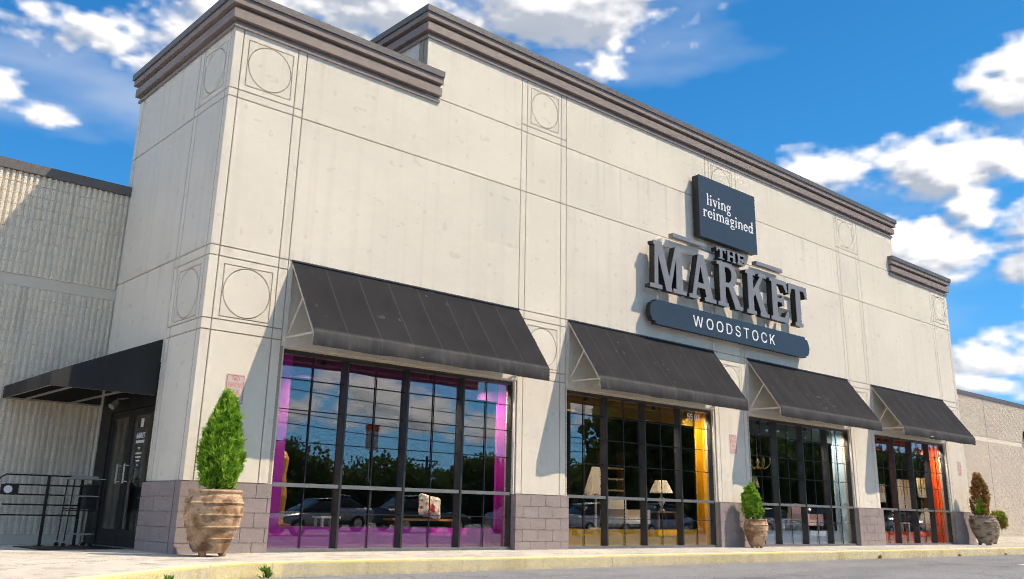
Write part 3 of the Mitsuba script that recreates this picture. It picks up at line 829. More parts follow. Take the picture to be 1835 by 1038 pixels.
kp = thing('plaque_sign', 'long dark navy plaque with rounded ends and white capitals, lowest of the signs', 'sign')
pz0, pz1 = 4.985, 5.575
pl = unary_union([sbox(10.74, pz0, 17.26, pz1), sbox(10.62, pz0 + .07, 17.38, pz1 - .07).buffer(0), affinity.scale(Point(10.72, (pz0 + pz1) / 2).buffer(.23, quad_segs=12), .75, 1), affinity.scale(Point(17.28, (pz0 + pz1) / 2).buffer(.23, quad_segs=12), .75, 1)])
add(f'{kp}__body', front(pl.buffer(-.012), -.236, -.10), 'sign_dark')
add(f'{kp}__face', front(pl, -.252, -.238), 'navy_panel')
add(f'{kp}__mount', cat([bx(x, x + .12, -.10, -.001, pz0 + .1, pz1 - .1) for x in (11.4, 13.9, 16.4)]), 'sign_dark')
wl_, tot = [], 0
for c in 'WOODSTOCK':
    m = meshkit.text_mesh(c, .27, .006, bold=False); wl_.append((m, tot - m.bounds[0][0])); tot += m.extents[0] + .125
sc = (15.72 - 12.17) / (tot - .125)
for m, x in wl_:
    m.apply_translation((x, 0, 0)); m.apply_scale([sc, 1, 1]); m.apply_transform(RF); m.apply_translation((12.17, -.2525, 5.145))
    add(f'{kp}__letter', m, 'white_vinyl')

kt = thing('letter_sign', 'large grey slab serif channel letters on raceways between the box sign and the plaque', 'sign')
H = 1.17


def P(*pts):
    return Polygon(pts)


def slab(x0, x1, z0, z1):
    return sbox(x0, z0, x1, z1)


s_ = .085
LET = {
    'M': unary_union([slab(.00, .44, 0, s_), slab(.86, 1.37, 0, s_), slab(.14, .46, 1 - s_, 1), slab(1.00, 1.30, 1 - s_, 1), P((.16, 0), (.29, 0), (.32, .98), (.20, .98)), P((.20, 1), (.46, 1), (.82, .0), (.60, .0)), P((.60, 0), (.75, 0), (1.08, 1), (.98, 1)), P((.98, 0), (1.24, 0), (1.20, 1), (1.0, 1))]),
    'A': unary_union([slab(.0, .36, 0, s_), slab(.62, 1.09, 0, s_), P((.10, 0), (.24, 0), (.56, 1), (.40, 1)), P((.40, 1), (.62, 1), (1.0, 0), (.72, 0)), slab(.24, .78, .26, .37)]),
    'R': unary_union([slab(.0, .44, 0, s_), slab(.0, .40, 1 - s_, 1), slab(.09, .33, 0, 1), P((.30, 1), (.55, 1), (.72, .95), (.82, .86), (.84, .72), (.80, .58), (.68, .49), (.5, .45), (.30, .45)).difference(P((.33, .90), (.50, .90), (.60, .84), (.62, .72), (.58, .61), (.48, .55), (.33, .55))),
                      P((.46, .48), (.68, .50), (1.02, .0), (.74, .0)), slab(.72, 1.06, 0, s_)]),
    'K': unary_union([slab(.0, .44, 0, s_), slab(.0, .44, 1 - s_, 1), slab(.09, .33, 0, 1), P((.33, .40), (.33, .58), (.70, .95), (.84, .95)), slab(.60, .97, 1 - s_, 1), P((.40, .50), (.58, .66), (.98, 0), (.70, 0)), slab(.62, 1.04, 0, s_)]),
    'E': unary_union([slab(.0, .44, 0, s_), slab(.0, .44, 1 - s_, 1), slab(.09, .33, 0, 1), slab(.3, .82, 1 - .11, 1), P((.70, 1), (.82, 1), (.86, .74), (.78, .74), (.66, .9)), slab(.3, .66, .46, .56), P((.58, .38), (.66, .38), (.66, .64), (.58, .64), (.52, .54), (.52, .48)), slab(.3, .80, 0, .11), P((.68, 0), (.82, 0), (.88, .28), (.80, .28), (.64, .1))]),
    'T': unary_union([slab(.26, .66, 0, s_), slab(.34, .58, 0, 1), slab(.0, .92, 1 - .115, 1), P((.0, 1), (.14, 1), (.16, .9), (.06, .72), (-.02, .72)), P((.78, 1), (.92, 1), (.94, .72), (.86, .72), (.76, .9))]),
}
POSL = {'M': 10.48, 'A': 11.96, 'R': 13.14, 'K': 14.39, 'E': 15.52, 'T': 16.45}
for c in 'MARKET':
    g = affinity.translate(affinity.scale(LET[c].buffer(.001), 1, H, origin=(0, 0)), POSL[c], 5.82)
    lk = add(f'{kt}__letter', front(g.buffer(-.012, join_style=2), -.316, -.15), 'sign_dark')
    add(f'{lk}__face', front(g, -.330, -.318), 'letter_grey')
TL = {'T': (13.20, .40), 'H': (13.64, .40), 'E': (14.10, .36)}
for c, (x, w_) in TL.items():
    m = {'T': unary_union([slab(0, 1, .8, 1), slab(.36, .64, 0, 1), slab(.2, .8, 0, .1), slab(0, .12, .62, 1), slab(.88, 1, .62, 1)]), 'H': unary_union([slab(.08, .32, 0, 1), slab(.68, .92, 0, 1), slab(.2, .8, .42, .58), slab(0, .4, 0, .1), slab(.6, 1, 0, .1), slab(0, .4, .9, 1), slab(.6, 1, .9, 1)]), 'E': unary_union([slab(.1, .36, 0, 1), slab(0, .95, 0, .17), slab(0, .95, .83, 1), slab(.3, .75, .42, .58), slab(.82, .95, 0, .34), slab(.82, .95, .66, 1)])}[c]
    g = affinity.translate(affinity.scale(m, w_, .30, origin=(0, 0)), x, 7.07)
    lk = add(f'{kt}__letter', front(g.buffer(-.008, join_style=2), -.286, -.12), 'sign_dark')
    add(f'{lk}__face', front(g, -.298, -.287), 'letter_grey')
for x0, x1 in ((11.42, 12.72), (14.97, 16.24)):
    add(f'{kt}__accent_bar', bx(x0, x1, -.30, -.16, 7.235, 7.335), 'letter_grey')
add(f'{kt}__raceway', cat([bx(10.86, 17.05, -.148, -.001, 6.28, 6.56), bx(11.2, 16.4, -.118, -.001, 7.02, 7.20)]), STUCCO[1])

# no parking signs
kinds = [((.50, .82), 'worn white and red parking notice on the corner pier above the tallest shrub'), ((13.80, 14.09), 'worn white and red parking notice on the pier above the small green shrub'), ((26.88, 27.19), 'faded parking notice on the last pier above the brown shrub')]
for (x0, x1), lb in kinds:
    k = thing('parking_sign', lb, 'sign', None)
    c, hw, z0, z1 = (x0 + x1) / 2, (x1 - x0) / 2, 2.215, 2.68
    add(f'{k}__plate', front(sbox(c - hw + .03, z0 + .03, c + hw - .03, z1 - .03).buffer(.03), -.006, -.002), 'sign_white')
    bd = sbox(c - hw + .04, z0 + .04, c + hw - .04, z1 - .04).buffer(.026)
    add(f'{k}__border', front(bd.difference(bd.buffer(-.010)), -.0075, -.0062), 'faded_red')
    for word, zz, wd in (('NO', 2.575, .12), ('PARKING', 2.475, .25), ('FIRE', 2.365, .15), ('LANE', 2.255, .17)):
        m = meshkit.text_mesh(word, .075, .0012, bold=False); m.apply_scale([wd / m.extents[0], 1, 1])
        m.apply_transform(RF); m.apply_translation((c - wd / 2 - m.bounds[0][0] * 0, -.0062, zz))
        add(f'{k}__word', m, 'faded_red')

# ------------------------------------------------------------------ planters and shrubs


def pot(label, x, y, r, h, material, style=0):
    k = thing('planter_pot', label, 'planter')
    if style == 0:
        prof = [(.52, .06), (.60, .12), (.72, .26), (.86, .44), (.95, .60), (.985, .70), (.97, .80), (.90, .89), (.84, .935), (.845, .945), (.88, .955), (.90, .975), (.88, 1.0), (.80, 1.0), (.76, .96), (.76, .90)]
        ridges = (.265, .44, .62, .80)
    else:
        prof = [(.46, .07), (.54, .16), (.72, .32), (.88, .48), (.975, .63), (1.0, .74), (.985, .83), (.93, .90), (.885, .94), (.93, .955), (.955, .975), (.94, 1.0), (.85, 1.0), (.82, .96), (.82, .90)]
        ridges = (.36, .60, .78)
    pr = [(0, prof[0][1])]
    for (r0, z0), (r1, z1) in zip(prof, prof[1:]):
        n_ = max(1, int((abs(z1 - z0) + abs(r1 - r0)) / .012))
        for q in range(n_):
            t = q / n_
            z = z0 + (z1 - z0) * t
            rr = r0 + (r1 - r0) * t
            if z < .9 and r0 > .3:
                for zr in ridges:
                    rr += .040 * math.exp(-((z - zr) / .009) ** 2) * (1 if style == 0 else .7)
                    rr -= .018 * math.exp(-((z - zr + .03) / .02) ** 2)
            pr.append((rr, z))
    pr.append(prof[-1]); pr.append((0, .90))
    m = lathe([(a_ * r, b_ * h) for a_, b_ in pr], 64)
    v = np.array(m.vertices)
    q = (meshkit.fbm(v * 5 + x, 3, 4) - .5) * .035 * r / .4
    nrm = v[:, :2] / np.maximum(np.linalg.norm(v[:, :2], axis=1, keepdims=True), 1e-6)
    v[:, :2] += nrm * q[:, None]
    m = trimesh.Trimesh(v + np.array([x, y, 0]), m.faces, process=False)
    add(f'{k}__body', m, material, 35)
    add(f'{k}__soil', lathe([(0, .905 * h), (.74 * r, .905 * h), (.74 * r, .93 * h), (0, .94 * h)], 24, (x, y, 0)), 'soil')
    for j in range(3):
        a_ = math.radians(215 + 120 * j)
        f = lathe([(0, 0), (.10 * r, 0), (.13 * r, .035 * h), (.12 * r, .075 * h), (0, .08 * h)], 10, (x + .42 * r * math.cos(a_), y + .42 * r * math.sin(a_), 0))
        add(f'{k}__foot', f, material, 40)
    return k


def sprays(n_, base, length, width, seed, drop=0.0, fan=3, up=.8):
    """Leaf sprays: n_ little fans of narrow pointed leaflets at base points with outward directions."""
    r = np.random.default_rng(seed)
    pts, dirs = base
    vs, fs = [], []
    for q in range(fan):
        d = dirs + r.normal(0, .38, dirs.shape); d[:, 2] += up * r.uniform(.3, 1.2, len(d)) - drop
        d /= np.linalg.norm(d, axis=1, keepdims=True)
        s = np.cross(d, r.normal(0, 1, d.shape)); s /= np.linalg.norm(s, axis=1, keepdims=True)
        L = (length * r.uniform(.6, 1.3, len(d)))[:, None]; w_ = (width * r.uniform(.7, 1.3, len(d)))[:, None]
        a, b, c, e_ = pts, pts + d * L * .45 + s * w_, pts + d * L, pts + d * L * .45 - s * w_
        k0 = len(vs) and sum(len(x) for x in vs)
        vs.append(np.stack([a, b, c, e_], 1).reshape(-1, 3))
        i0 = np.arange(len(pts)) * 4 + k0
        fs.append(np.vstack([np.stack([i0, i0 + 1, i0 + 2], 1), np.stack([i0, i0 + 2, i0 + 3], 1)]))
    return trimesh.Trimesh(np.vstack(vs), np.vstack(fs), process=False)


def conifer_points(n_, x, y, z0, z1, rmax, seed, lean=(0, 0)):
    """Leaf bases gathered in upright plumes, with gaps between them."""
    r = np.random.default_rng(seed)
    npl = max(16, int(n_ / 62))
    H = z1 - z0
    P_, D_, T_ = [], [], []
    env = lambda t: rmax * min(1, .86 + .5 * t) * max(0, 1 - t ** 2.8) ** .8
    for k in range(npl):
        t0 = r.uniform(-.02, .80) ** 1.0
        a = k * 2.39996 + r.uniform(-.5, .5)
        ln = r.uniform(.20, .38) * (1 - .35 * max(t0, 0))
        t1 = min(t0 + ln, 1.0)
        r0 = env(max(t0, 0)) * r.uniform(.35, .80)
        r1 = env(min(t1, .97)) * r.uniform(.80, 1.10) + .01
        m_ = int(62 * r.uniform(.7, 1.3))
        u = r.uniform(0, 1, m_)
        rr = r0 + (r1 - r0) * u ** .7
        w_ = .17 * rmax * (1 - u) ** .6 + .012
        off = r.normal(0, 1, (m_, 3)); off /= np.linalg.norm(off, axis=1, keepdims=True)
        off *= (r.uniform(0, 1, (m_, 1)) ** .5) * w_[:, None]
        t = t0 + (t1 - t0) * u
        c = np.stack([x + np.cos(a) * rr + lean[0] * t, y + np.sin(a) * rr + lean[1] * t, z0 + H * t], -1)
        P_.append(c + off); T_.append(t)
        d = off / np.maximum(w_[:, None], 1e-3) * .7 + np.array([math.cos(a) * .35, math.sin(a) * .35, .35])
        D_.append(d)
    return (np.vstack(P_), np.vstack(D_)), np.hstack(T_)


def conifer(label, x, y, z0, z1, rmax, seed, n_, m1, m2, lean=(0, 0), second=None, L=.085):
    k = thing('potted_shrub', label, 'shrub')
    (pts, d), t = conifer_points(n_, x, y, z0, z1, rmax, seed, lean)
    if second:
        for (dx, dz0, h2, r2, nn) in second:
            (p2, d2), t2 = conifer_points(nn, x + dx, y, z0 + dz0, z0 + dz0 + h2, r2, seed + 50)
            pts, d, t = np.vstack([pts, p2]), np.vstack([d, d2]), np.hstack([t, t2])
    r = meshkit.noise(pts * 14, seed) + np.random.default_rng(seed + 9).normal(0, .12, len(pts)) > .58
    add(f'{k}__crown', sprays(0, (pts[~r], d[~r]), L, .0085, seed, fan=5), m1)
    add(f'{k}__shoots', sprays(0, (pts[r] + d[r] * .015, d[r]), L * 1.05, .008, seed + 1, fan=4), m2)
    st = [rod((x, y, z0 - .06), (x + lean[0], y + lean[1], z0 + (z1 - z0) * .8), .022, 7, .006)]
    for q in range(5):
        a_ = q * 1.3
        st.append(rod((x, y, z0 - .04), (x + .5 * rmax * math.cos(a_), y + .5 * rmax * math.sin(a_), z0 + (z1 - z0) * .5), .012, 6, .004))
    add(f'{k}__trunk', cat(st), 'bark')
    return k


pot('large weathered terracotta pot at the corner of the building under the tall green shrub', .16, -.80, .42, .90, 'terracotta')
conifer('tall bright green conical shrub in the large terracotta pot at the corner', .18, -.80, .86, 2.29, .285, 3, 6500, 'cedar_leaf', 'cedar_tip', lean=(.03, 0), second=[(-.13, .0, 1.12, .15, 600), (.10, 0, .95, .17, 500)], L=.07)
pot('small terracotta pot with a green shrub before the pier between the yellow and blue windows', 14.12, -.42, .295, .66, 'terracotta')
conifer('small green conical shrub in the terracotta pot before the middle pier', 14.04, -.42, .62, 1.47, .225, 12, 3200, 'cedar_leaf', 'cedar_tip', lean=(-.10, 0), L=.065)
pot('greyish brown footed pot holding the dried brown shrub at the right end of the front', 26.98, -.60, .43, .93, 'terracotta_grey', 1)
conifer('dried brown upright shrub in the greyish pot at the right end of the front', 26.92, -.60, .88, 2.26, .30, 22, 3600, 'dry_leaf', 'dry_tip', second=[(.24, 0, 1.0, .16, 600)], L=.075)
BS = [k for k in labels if k.startswith('potted_shrub') and '__' not in k][-1]
(gp, gd), _ = conifer_points(500, 26.74, -.66, .90, 1.45, .14, 71)
add(f'{BS}__green_shoots', sprays(0, (gp, gd), .07, .0085, 72, fan=5), 'cedar_leaf', label='green shoots still alive low on the left')
k = thing('potted_shrub', 'low green and brown drooping shrub behind the greyish pot at the right end', 'shrub')
r = np.random.default_rng(5)
pp = r.normal(0, 1, (900, 3)); pp /= np.linalg.norm(pp, axis=1, keepdims=True)
pts = pp * np.array([.30, .26, .24]) * r.uniform(.5, 1, (900, 1)) + np.array([30.22, .15, .86])
pts[:, 2] -= np.clip(pts[:, 0] - 30.30, 0, 1) * 1.3
add(f'{k}__foliage', sprays(0, (pts[:450], pp[:450]), .09, .012, 3, drop=.5, fan=5), 'cedar_leaf')
add(f'{k}__dry_foliage', sprays(0, (pts[450:], pp[450:]), .09, .012, 4, drop=.9, fan=5), 'dry_leaf')
pot('small dark pot tucked behind the greyish pot at the right end', 29.50, .15, .27, .76, 'terracotta_grey', 1)

# ------------------------------------------------------------------ railing, cart, dark sheet at the entrance
kr = thing('metal_railing', 'black metal railing with five bars along the ramp left of the entrance', 'railing')
yr = 3.30
for x in (-.90, -.36):
    add(f'{kr}__post', cat([bar((x, yr, .0), (x, yr, 1.13), .042), bx(x - .07, x + .07, yr - .07, yr + .07, .001, .012)]), 'black_metal')
for z in (1.12, .965, .81, .65, .485):
    add(f'{kr}__rail', rod((-1.56, yr, z), (-.36, yr, z), .0125), 'black_metal')
add(f'{kr}__end_bend', cat([rod((-1.56, yr, 1.12), (-1.62, yr, 1.08), .0125), rod((-1.62, yr, 1.08), (-1.70, yr, .99), .0125), rod((-1.70, yr, .99), (-3.2, yr, .60), .0125), rod((-3.2, yr, 0), (-3.2, yr, .60), .02), rod((-1.56, yr, .485), (-3.2, yr, .2), .0125)]), 'black_metal')
ke = thing('round_light', 'small black box with a round white lens fixed to the railing at the left edge', 'light')
add(f'{ke}__box', bx(-1.62, -1.36, yr - .06, yr - .014, .80, .965), 'black_metal')
add(f'{ke}__lens', rod((-1.52, yr - .062, .882), (-1.52, yr - .085, .882), .062, 24), 'white_vinyl')
kc = thing('utility_cart', 'black tubular three tier cart with a grey top standing before the doors', 'cart')
cx0, cx1, cy0, cy1 = -.66, -.24, 2.75, 3.10
for x in (cx0, cx1):
    for y in (cy0, cy1):
        add(f'{kc}__leg', cat([rod((x - .03, y, .09), (x, y, 1.08), .012), rod((x - .03, y, .035), (x - .03, y + .03, .035), .035, 12)]), 'black_metal')
add(f'{kc}__top', cat([bx(cx0 - .06, cx1 + .06, cy0 - .05, cy1 + .05, 1.07, 1.085), bx(cx0 + .04, cx1 - .04, cy0 + .02, cy1 - .02, 1.086, 1.12)]), 'grey_pipe')
for z in (.80, .60, .57, .20):
    add(f'{kc}__shelf', cat([bar((cx0, cy0, z), (cx1, cy0, z), .018), bar((cx0, cy1, z), (cx1, cy1, z), .018), bar((cx0, cy0, z), (cx0, cy1, z), .018), bar((cx1, cy0, z), (cx1, cy1, z), .018)]), 'grey_pipe' if z in (.80, .20) else 'black_metal')
add(f'{kc}__bin', cat([bx(-.42, -.22, 2.82, 3.05, .60, .96), bx(-.44, -.20, 2.80, 3.07, .961, .985)]), 'black_metal')
add('door_sheet', bx(-1.35, -.08, 1.75, 3.05, .001, .012), 'black_metal')  # thin dark sheet on the concrete before the doors
labels['door_sheet'] = {'label': 'flat black sheet on the concrete before the side doors', 'category': 'mat'}

# weeds at the curb
for q, (x, y, h, mt, lb) in enumerate([(-1.62, -3.80, .15, 'weed_leaf', 'green sprout at the curved curb, left of the corner pot'), (.02, -2.78, .16, 'weed_leaf', 'green weed at the curb just right of the corner pot'), (15.9, -2.60, .09, 'dry_leaf', 'brown dead tuft at the curb before the blue window'),
                                      (20.2, -2.60, .06, 'dry_leaf', 'tiny dry tuft at the curb before the pier left of the orange window'), (23.3, -2.60, .05, 'dry_leaf', 'dry clump at the curb before the orange window')]):
    r = np.random.default_rng(40 + q)
    nn = 26
    pts = np.stack([x + r.normal(0, .022, nn), y + r.normal(0, .015, nn), ROAD + r.uniform(0, h * .6, nn)], -1)
    d = r.normal(0, .5, (nn, 3)); d[:, 2] = .6
    k = add('weed', sprays(0, (pts, d), h * .5, .013, 60 + q, fan=3), mt)
    labels[k] = {'label': lb, 'category': 'weed'}

# ------------------------------------------------------------------ things on show in the windows
mat('amber_wood', (.42, .19, .035), .5); mat('ivory', (.72, .66, .52), .7); mat('cream_cloth', (.74, .64, .48), .9)
mat('floral_cloth', lambda p, n, uv: mix((.74, .66, .52), (.50, .07, .06), dr.maximum(smoothstep(.10, .07, dr.sqrt(dr.square(p.x - 5.27) + dr.square(p.z - .74)) * (.7 + .8 * noise(p.x * 30, p.y * 30, p.z * 30))), .7 * smoothstep(.66, .72, noise(p.x * 16, p.y * 16, p.z * 16 + 2)))), .9)
mat('brass', (.62, .42, .16), .35, metal=.8); mat('dark_wood', (.16, .09, .04), .5); mat('pink_cloth', (.60, .42, .40), .9); mat('pale_olive', (.34, .33, .13), .8); mat('warm_board', (.55, .40, .16), .8)
k = thing('tall_sculpture', 'tall amber wooden carving at the left end of the magenta window', 'sculpture')
m = lathe([(0, 0), (.15, .0), (.11, .12), (.14, .5), (.10, .85), (.12, 1.0), (.13, 1.12), (.07, 1.24), (0, 1.26)], 9, (2.12, 1.0, .373)); add(f'{k}__body', m, 'amber_wood')
add(f'{k}__plinth', bx(1.95, 2.30, .83, 1.17, .373, .42), 'amber_wood')
k = thing('stool', 'low ivory stool with cut-out legs in the magenta window', 'stool')
add(f'{k}__seat', bx(2.95, 3.35, .95, 1.25, .52, .555), 'ivory')
for x in (2.98, 3.28):
    for y in (.97, 1.19):
        add(f'{k}__leg', bx(x, x + .04, y, y + .04, .373, .52), 'ivory')
k = thing('bench', 'narrow wooden bench carrying the floral cushion in the magenta window', 'bench')
add(f'{k}__seat', bx(4.45, 6.00, .92, 1.25, .50, .54), 'amber_wood')
for x in (4.55, 5.85):
    add(f'{k}__leg', bx(x, x + .05, .96, 1.21, .373, .50), 'dark_wood')
m = trimesh.creation.icosphere(4, 1.0); v = np.array(m.vertices)
v = np.sign(v) * np.abs(v) ** np.array([.38, 1.0, .38]); v[:, 1] *= (1 - .85 * np.clip(np.maximum(np.abs(v[:, 0]), np.abs(v[:, 2])), 0, 1) ** 3); v[:, [0, 2]] *= 1 + .16 * np.abs(v[:, 0] * v[:, 2])[:, None]; v *= np.array([.25, .12, .20])
m = trimesh.Trimesh(v, m.faces, process=False); m.apply_transform(trimesh.transformations.rotation_matrix(-.25, [1, 0, 0])); m.apply_transform(trimesh.transformations.rotation_matrix(.18, [0, 1, 0])); m.apply_translation((5.30, .95, .765))
add('cushion', m, 'floral_cloth', True); labels['cushion'] = {'label': 'ivory cushion with red flowers leaning on the bench in the magenta window', 'category': 'cushion'}
k = thing('tassel_lamp', 'standing lamp with a long pale fringed shade in the yellow window', 'lamp')
r = np.random.default_rng(3)
strands = []
for q in range(110):
    a_ = r.uniform(0, 6.283); t = r.uniform(.75, 1.1)
    strands.append(rod((10.0 + .08 * math.cos(a_), 1.0 + .08 * math.sin(a_), 1.72), (10.0 + .28 * t * math.cos(a_), 1.0 + .28 * t * math.sin(a_), 1.10 + r.uniform(-.05, .05)), .012, 4))
add(f'{k}__fringe', cat(strands), 'cream_cloth')
add(f'{k}__stand', cat([rod((10, 1, .373), (10, 1, 1.7), .025), lathe([(0, 0), (.16, 0), (.15, .03), (0, .04)], 16, (10, 1, .373))]), 'ivory')
k = thing('table_lamp', 'table lamp with a pleated cream shade and glass stem in the yellow window', 'lamp')
add(f'{k}__shade', lathe([(.29, 1.22), (.14, 1.52), (.135, 1.52), (.285, 1.22)], 24, (12.32, 1.0, 0)), 'cream_cloth')
add(f'{k}__base', lathe([(0, .80), (.09, .80), (.08, .83), (.03, .87), (.04, .93), (.09, 1.02), (.07, 1.10), (.02, 1.15), (.015, 1.3), (0, 1.3)], 16, (12.32, 1.0, 0)), 'ivory', True)
k = thing('side_table', 'dark side table under the table lamp in the yellow window', 'table')
add(f'{k}__top', bx(11.95, 12.75, .80, 1.25, .76, .80), 'dark_wood')
for x in (12.0, 12.65):
    for y in (.84, 1.16):
        add(f'{k}__leg', bx(x, x + .05, y, y + .05, .373, .76), 'dark_wood')
k = thing('armchair', 'pale upholstered armchair in the yellow window left of the table lamp', 'armchair')
add(f'{k}__seat', bx(10.85, 11.55, .80, 1.45, .50, .66), 'cream_cloth'); add(f'{k}__back', bx(10.85, 11.55, 1.45, 1.60, .50, 1.05), 'cream_cloth')
for x in (10.75, 11.55):
    add(f'{k}__arm', bx(x, x + .10, .80, 1.55, .50, .82), 'cream_cloth')
    add(f'{k}__leg', cat([bx(x + .02, x + .08, .82, .88, .373, .50), bx(x + .02, x + .08, 1.48, 1.54, .373, .50)]), 'dark_wood')
k = thing('shelf_unit', 'open shelf with pale boards deep in the yellow window', 'shelf')
for z in (.9, 1.45, 1.72, 1.98):
    add(f'{k}__board', cat([bx(8.9, 9.7, 1.7, 1.95, z, z + .035), bx(11.3, 12.0, 1.9, 2.15, z - .2, z - .165)]), 'warm_board')
for x in (8.88, 9.7, 11.27, 12.0):
    add(f'{k}__upright', bx(x, x + .03, 1.7 if x < 10 else 1.9, 1.95 if x < 10 else 2.15, .373, 2.2), 'dark_wood')
k = thing('chandelier', 'brass chandelier with curved arms hanging in the pale blue window', 'chandelier')
cxx, cyy, cz = 16.45, .98, 2.12
add(f'{k}__chain', rod((cxx, cyy, cz + .1), (cxx, cyy, 3.5), .008), 'brass')
add(f'{k}__hub', lathe([(0, -.16), (.05, -.12), (.03, -.02), (.07, .05), (.03, .12), (0, .14)], 14, (cxx, cyy, cz)), 'brass', True)
for q in range(6):
    a_ = q * math.pi / 3
    p_ = [(cxx + rr * math.cos(a_), cyy + rr * math.sin(a_), cz + zz) for rr, zz in ((.04, -.08), (.18, -.14), (.30, -.06), (.34, .05))]
    add(f'{k}__arm', cat([rod(p_[j], p_[j + 1], .011) for j in range(3)] + [rod(p_[3], (p_[3][0], p_[3][1], cz + .16), .016)]), 'brass')
k = thing('floor_lamp', 'slender pale post lamp in the pale blue window left of centre', 'lamp')
add(f'{k}__post', cat([rod((16.55, 1.2, .373), (16.55, 1.2, 1.75), .03), lathe([(0, 0), (.17, 0), (.15, .04), (0, .05)], 14, (16.55, 1.2, .373))]), 'ivory'); add(f'{k}__shade', lathe([(.16, 1.5), (.09, 1.78), (.085, 1.78), (.155, 1.5)], 16, (16.55, 1.2, 0)), 'pale_olive')
k = thing('armchair', 'pink upholstered armchair in the pale blue window right of centre', 'armchair')
add(f'{k}__seat', bx(18.7, 19.35, .85, 1.4, .52, .68), 'pink_cloth'); add(f'{k}__back', bx(18.7, 19.35, 1.4, 1.53, .52, 1.12), 'pink_cloth')
for x in (18.6, 19.35):
    add(f'{k}__arm', bx(x, x + .1, .85, 1.5, .52, .84), 'pink_cloth')
    add(f'{k}__leg', cat([bx(x + .02, x + .08, .87, .93, .373, .52), bx(x + .02, x + .08, 1.42, 1.48, .373, .52)]), 'dark_wood')
k = thing('small_table', 'low white table in the pale blue window before the armchair', 'table')
add(f'{k}__top', bx(17.3, 18.4, .80, 1.2, .66, .69), 'ivory')
for x in (17.35, 18.3):
    add(f'{k}__leg', bx(x, x + .05, .85, 1.15, .373, .66), 'ivory')
for (x0, x1, z0, z1, lb) in ((23.35, 24.10, 1.28, 1.85, 'left'), (24.85, 25.95, 1.05, 2.05, 'middle'), (26.45, 27.05, 1.50, 2.15, 'right')):
    k = thing('slatted_screen', f'cream slatted panel in the orange window, {lb} one of three', 'screen')
    add(f'{k}__board', bx(x0, x1, 1.24, 1.26, z0, z1), 'cream_cloth')
    n_ = 5
    for q in range(n_):
        xx = x0 + (x1 - x0) * (q + .5) / n_
        add(f'{k}__slat', bx(xx - .018, xx + .018, 1.215, 1.24, z0 + (z1 - z0) * .5, z1), 'warm_board')
    add(f'{k}__stand', cat([bx((x0 + x1) / 2 - .03, (x0 + x1) / 2 + .03, 1.262, 1.3, .373, z1)]), 'dark_wood')
k = thing('vase', 'tall pale vase on the deck of the orange window', 'vase')
add(f'{k}__body', lathe([(0, 0), (.12, 0), (.20, .18), (.22, .38), (.14, .58), (.08, .68), (.12, .76), (0, .74)], 20, (26.2, .95, .373)), 'ivory', True)
k = thing('side_chair', 'striped pale chair in the orange window left of the vase', 'chair')
add(f'{k}__seat', bx(24.3, 24.8, .85, 1.2, .62, .66), 'ivory')
for x in (24.3, 24.75):
    for y in (.86, 1.14):
        add(f'{k}__leg', bx(x, x + .04, y, y + .04, .373, .62), 'ivory')
for z in (.75, .87, .99):
    add(f'{k}__back_rail', bx(24.3, 24.8, 1.17, 1.2, z, z + .05), 'ivory')

# ------------------------------------------------------------------ across the lot, seen in the glass: cars, trees, poles
mat('car_silver', (.30, .31, .33), .25, metal=.6, clearcoat=.8); mat('car_white', (.72, .72, .70), .3, clearcoat=.8); mat('car_dark', (.03, .035, .045), .25, metal=.3, clearcoat=.8); mat('car_glass', (.015, .018, .02), .08); mat('tyre', (.02, .02, .02), .9); mat('alloy', (.5, .5, .5), .3, metal=.8)


def loft(secs, n_=20, pw=3.2):
    """Rounded box sections (x, z low, z high, half width) joined along x."""
    t = np.linspace(0, 2 * np.pi, n_, endpoint=False)
    c, s = np.cos(t), np.sin(t)
    ex = np.sign(c) * np.abs(c) ** (2 / pw); ez = np.sign(s) * np.abs(s) ** (2 / pw)
    V = np.vstack([np.stack([np.full(n_, x), ex * w_, (z0 + z1) / 2 + ez * (z1 - z0) / 2], 1) for x, z0, z1, w_ in secs])
    F = []
    for k in range(len(secs) - 1):
        for j in range(n_):
            a, b = k * n_ + j, k * n_ + (j + 1) % n_
            F += [[a, b, b + n_], [a, b + n_, a + n_]]
    for k in (0, len(secs) - 1):
        V = np.vstack([V, V[k * n_:(k + 1) * n_].mean(0)]); c_ = len(V) - 1
        for j in range(n_):
            F.append([k * n_ + j, k * n_ + (j + 1) % n_, c_] if k else [k * n_ + (j + 1) % n_, k * n_ + j, c_])
    return trimesh.Trimesh(V, np.array(F), process=False)


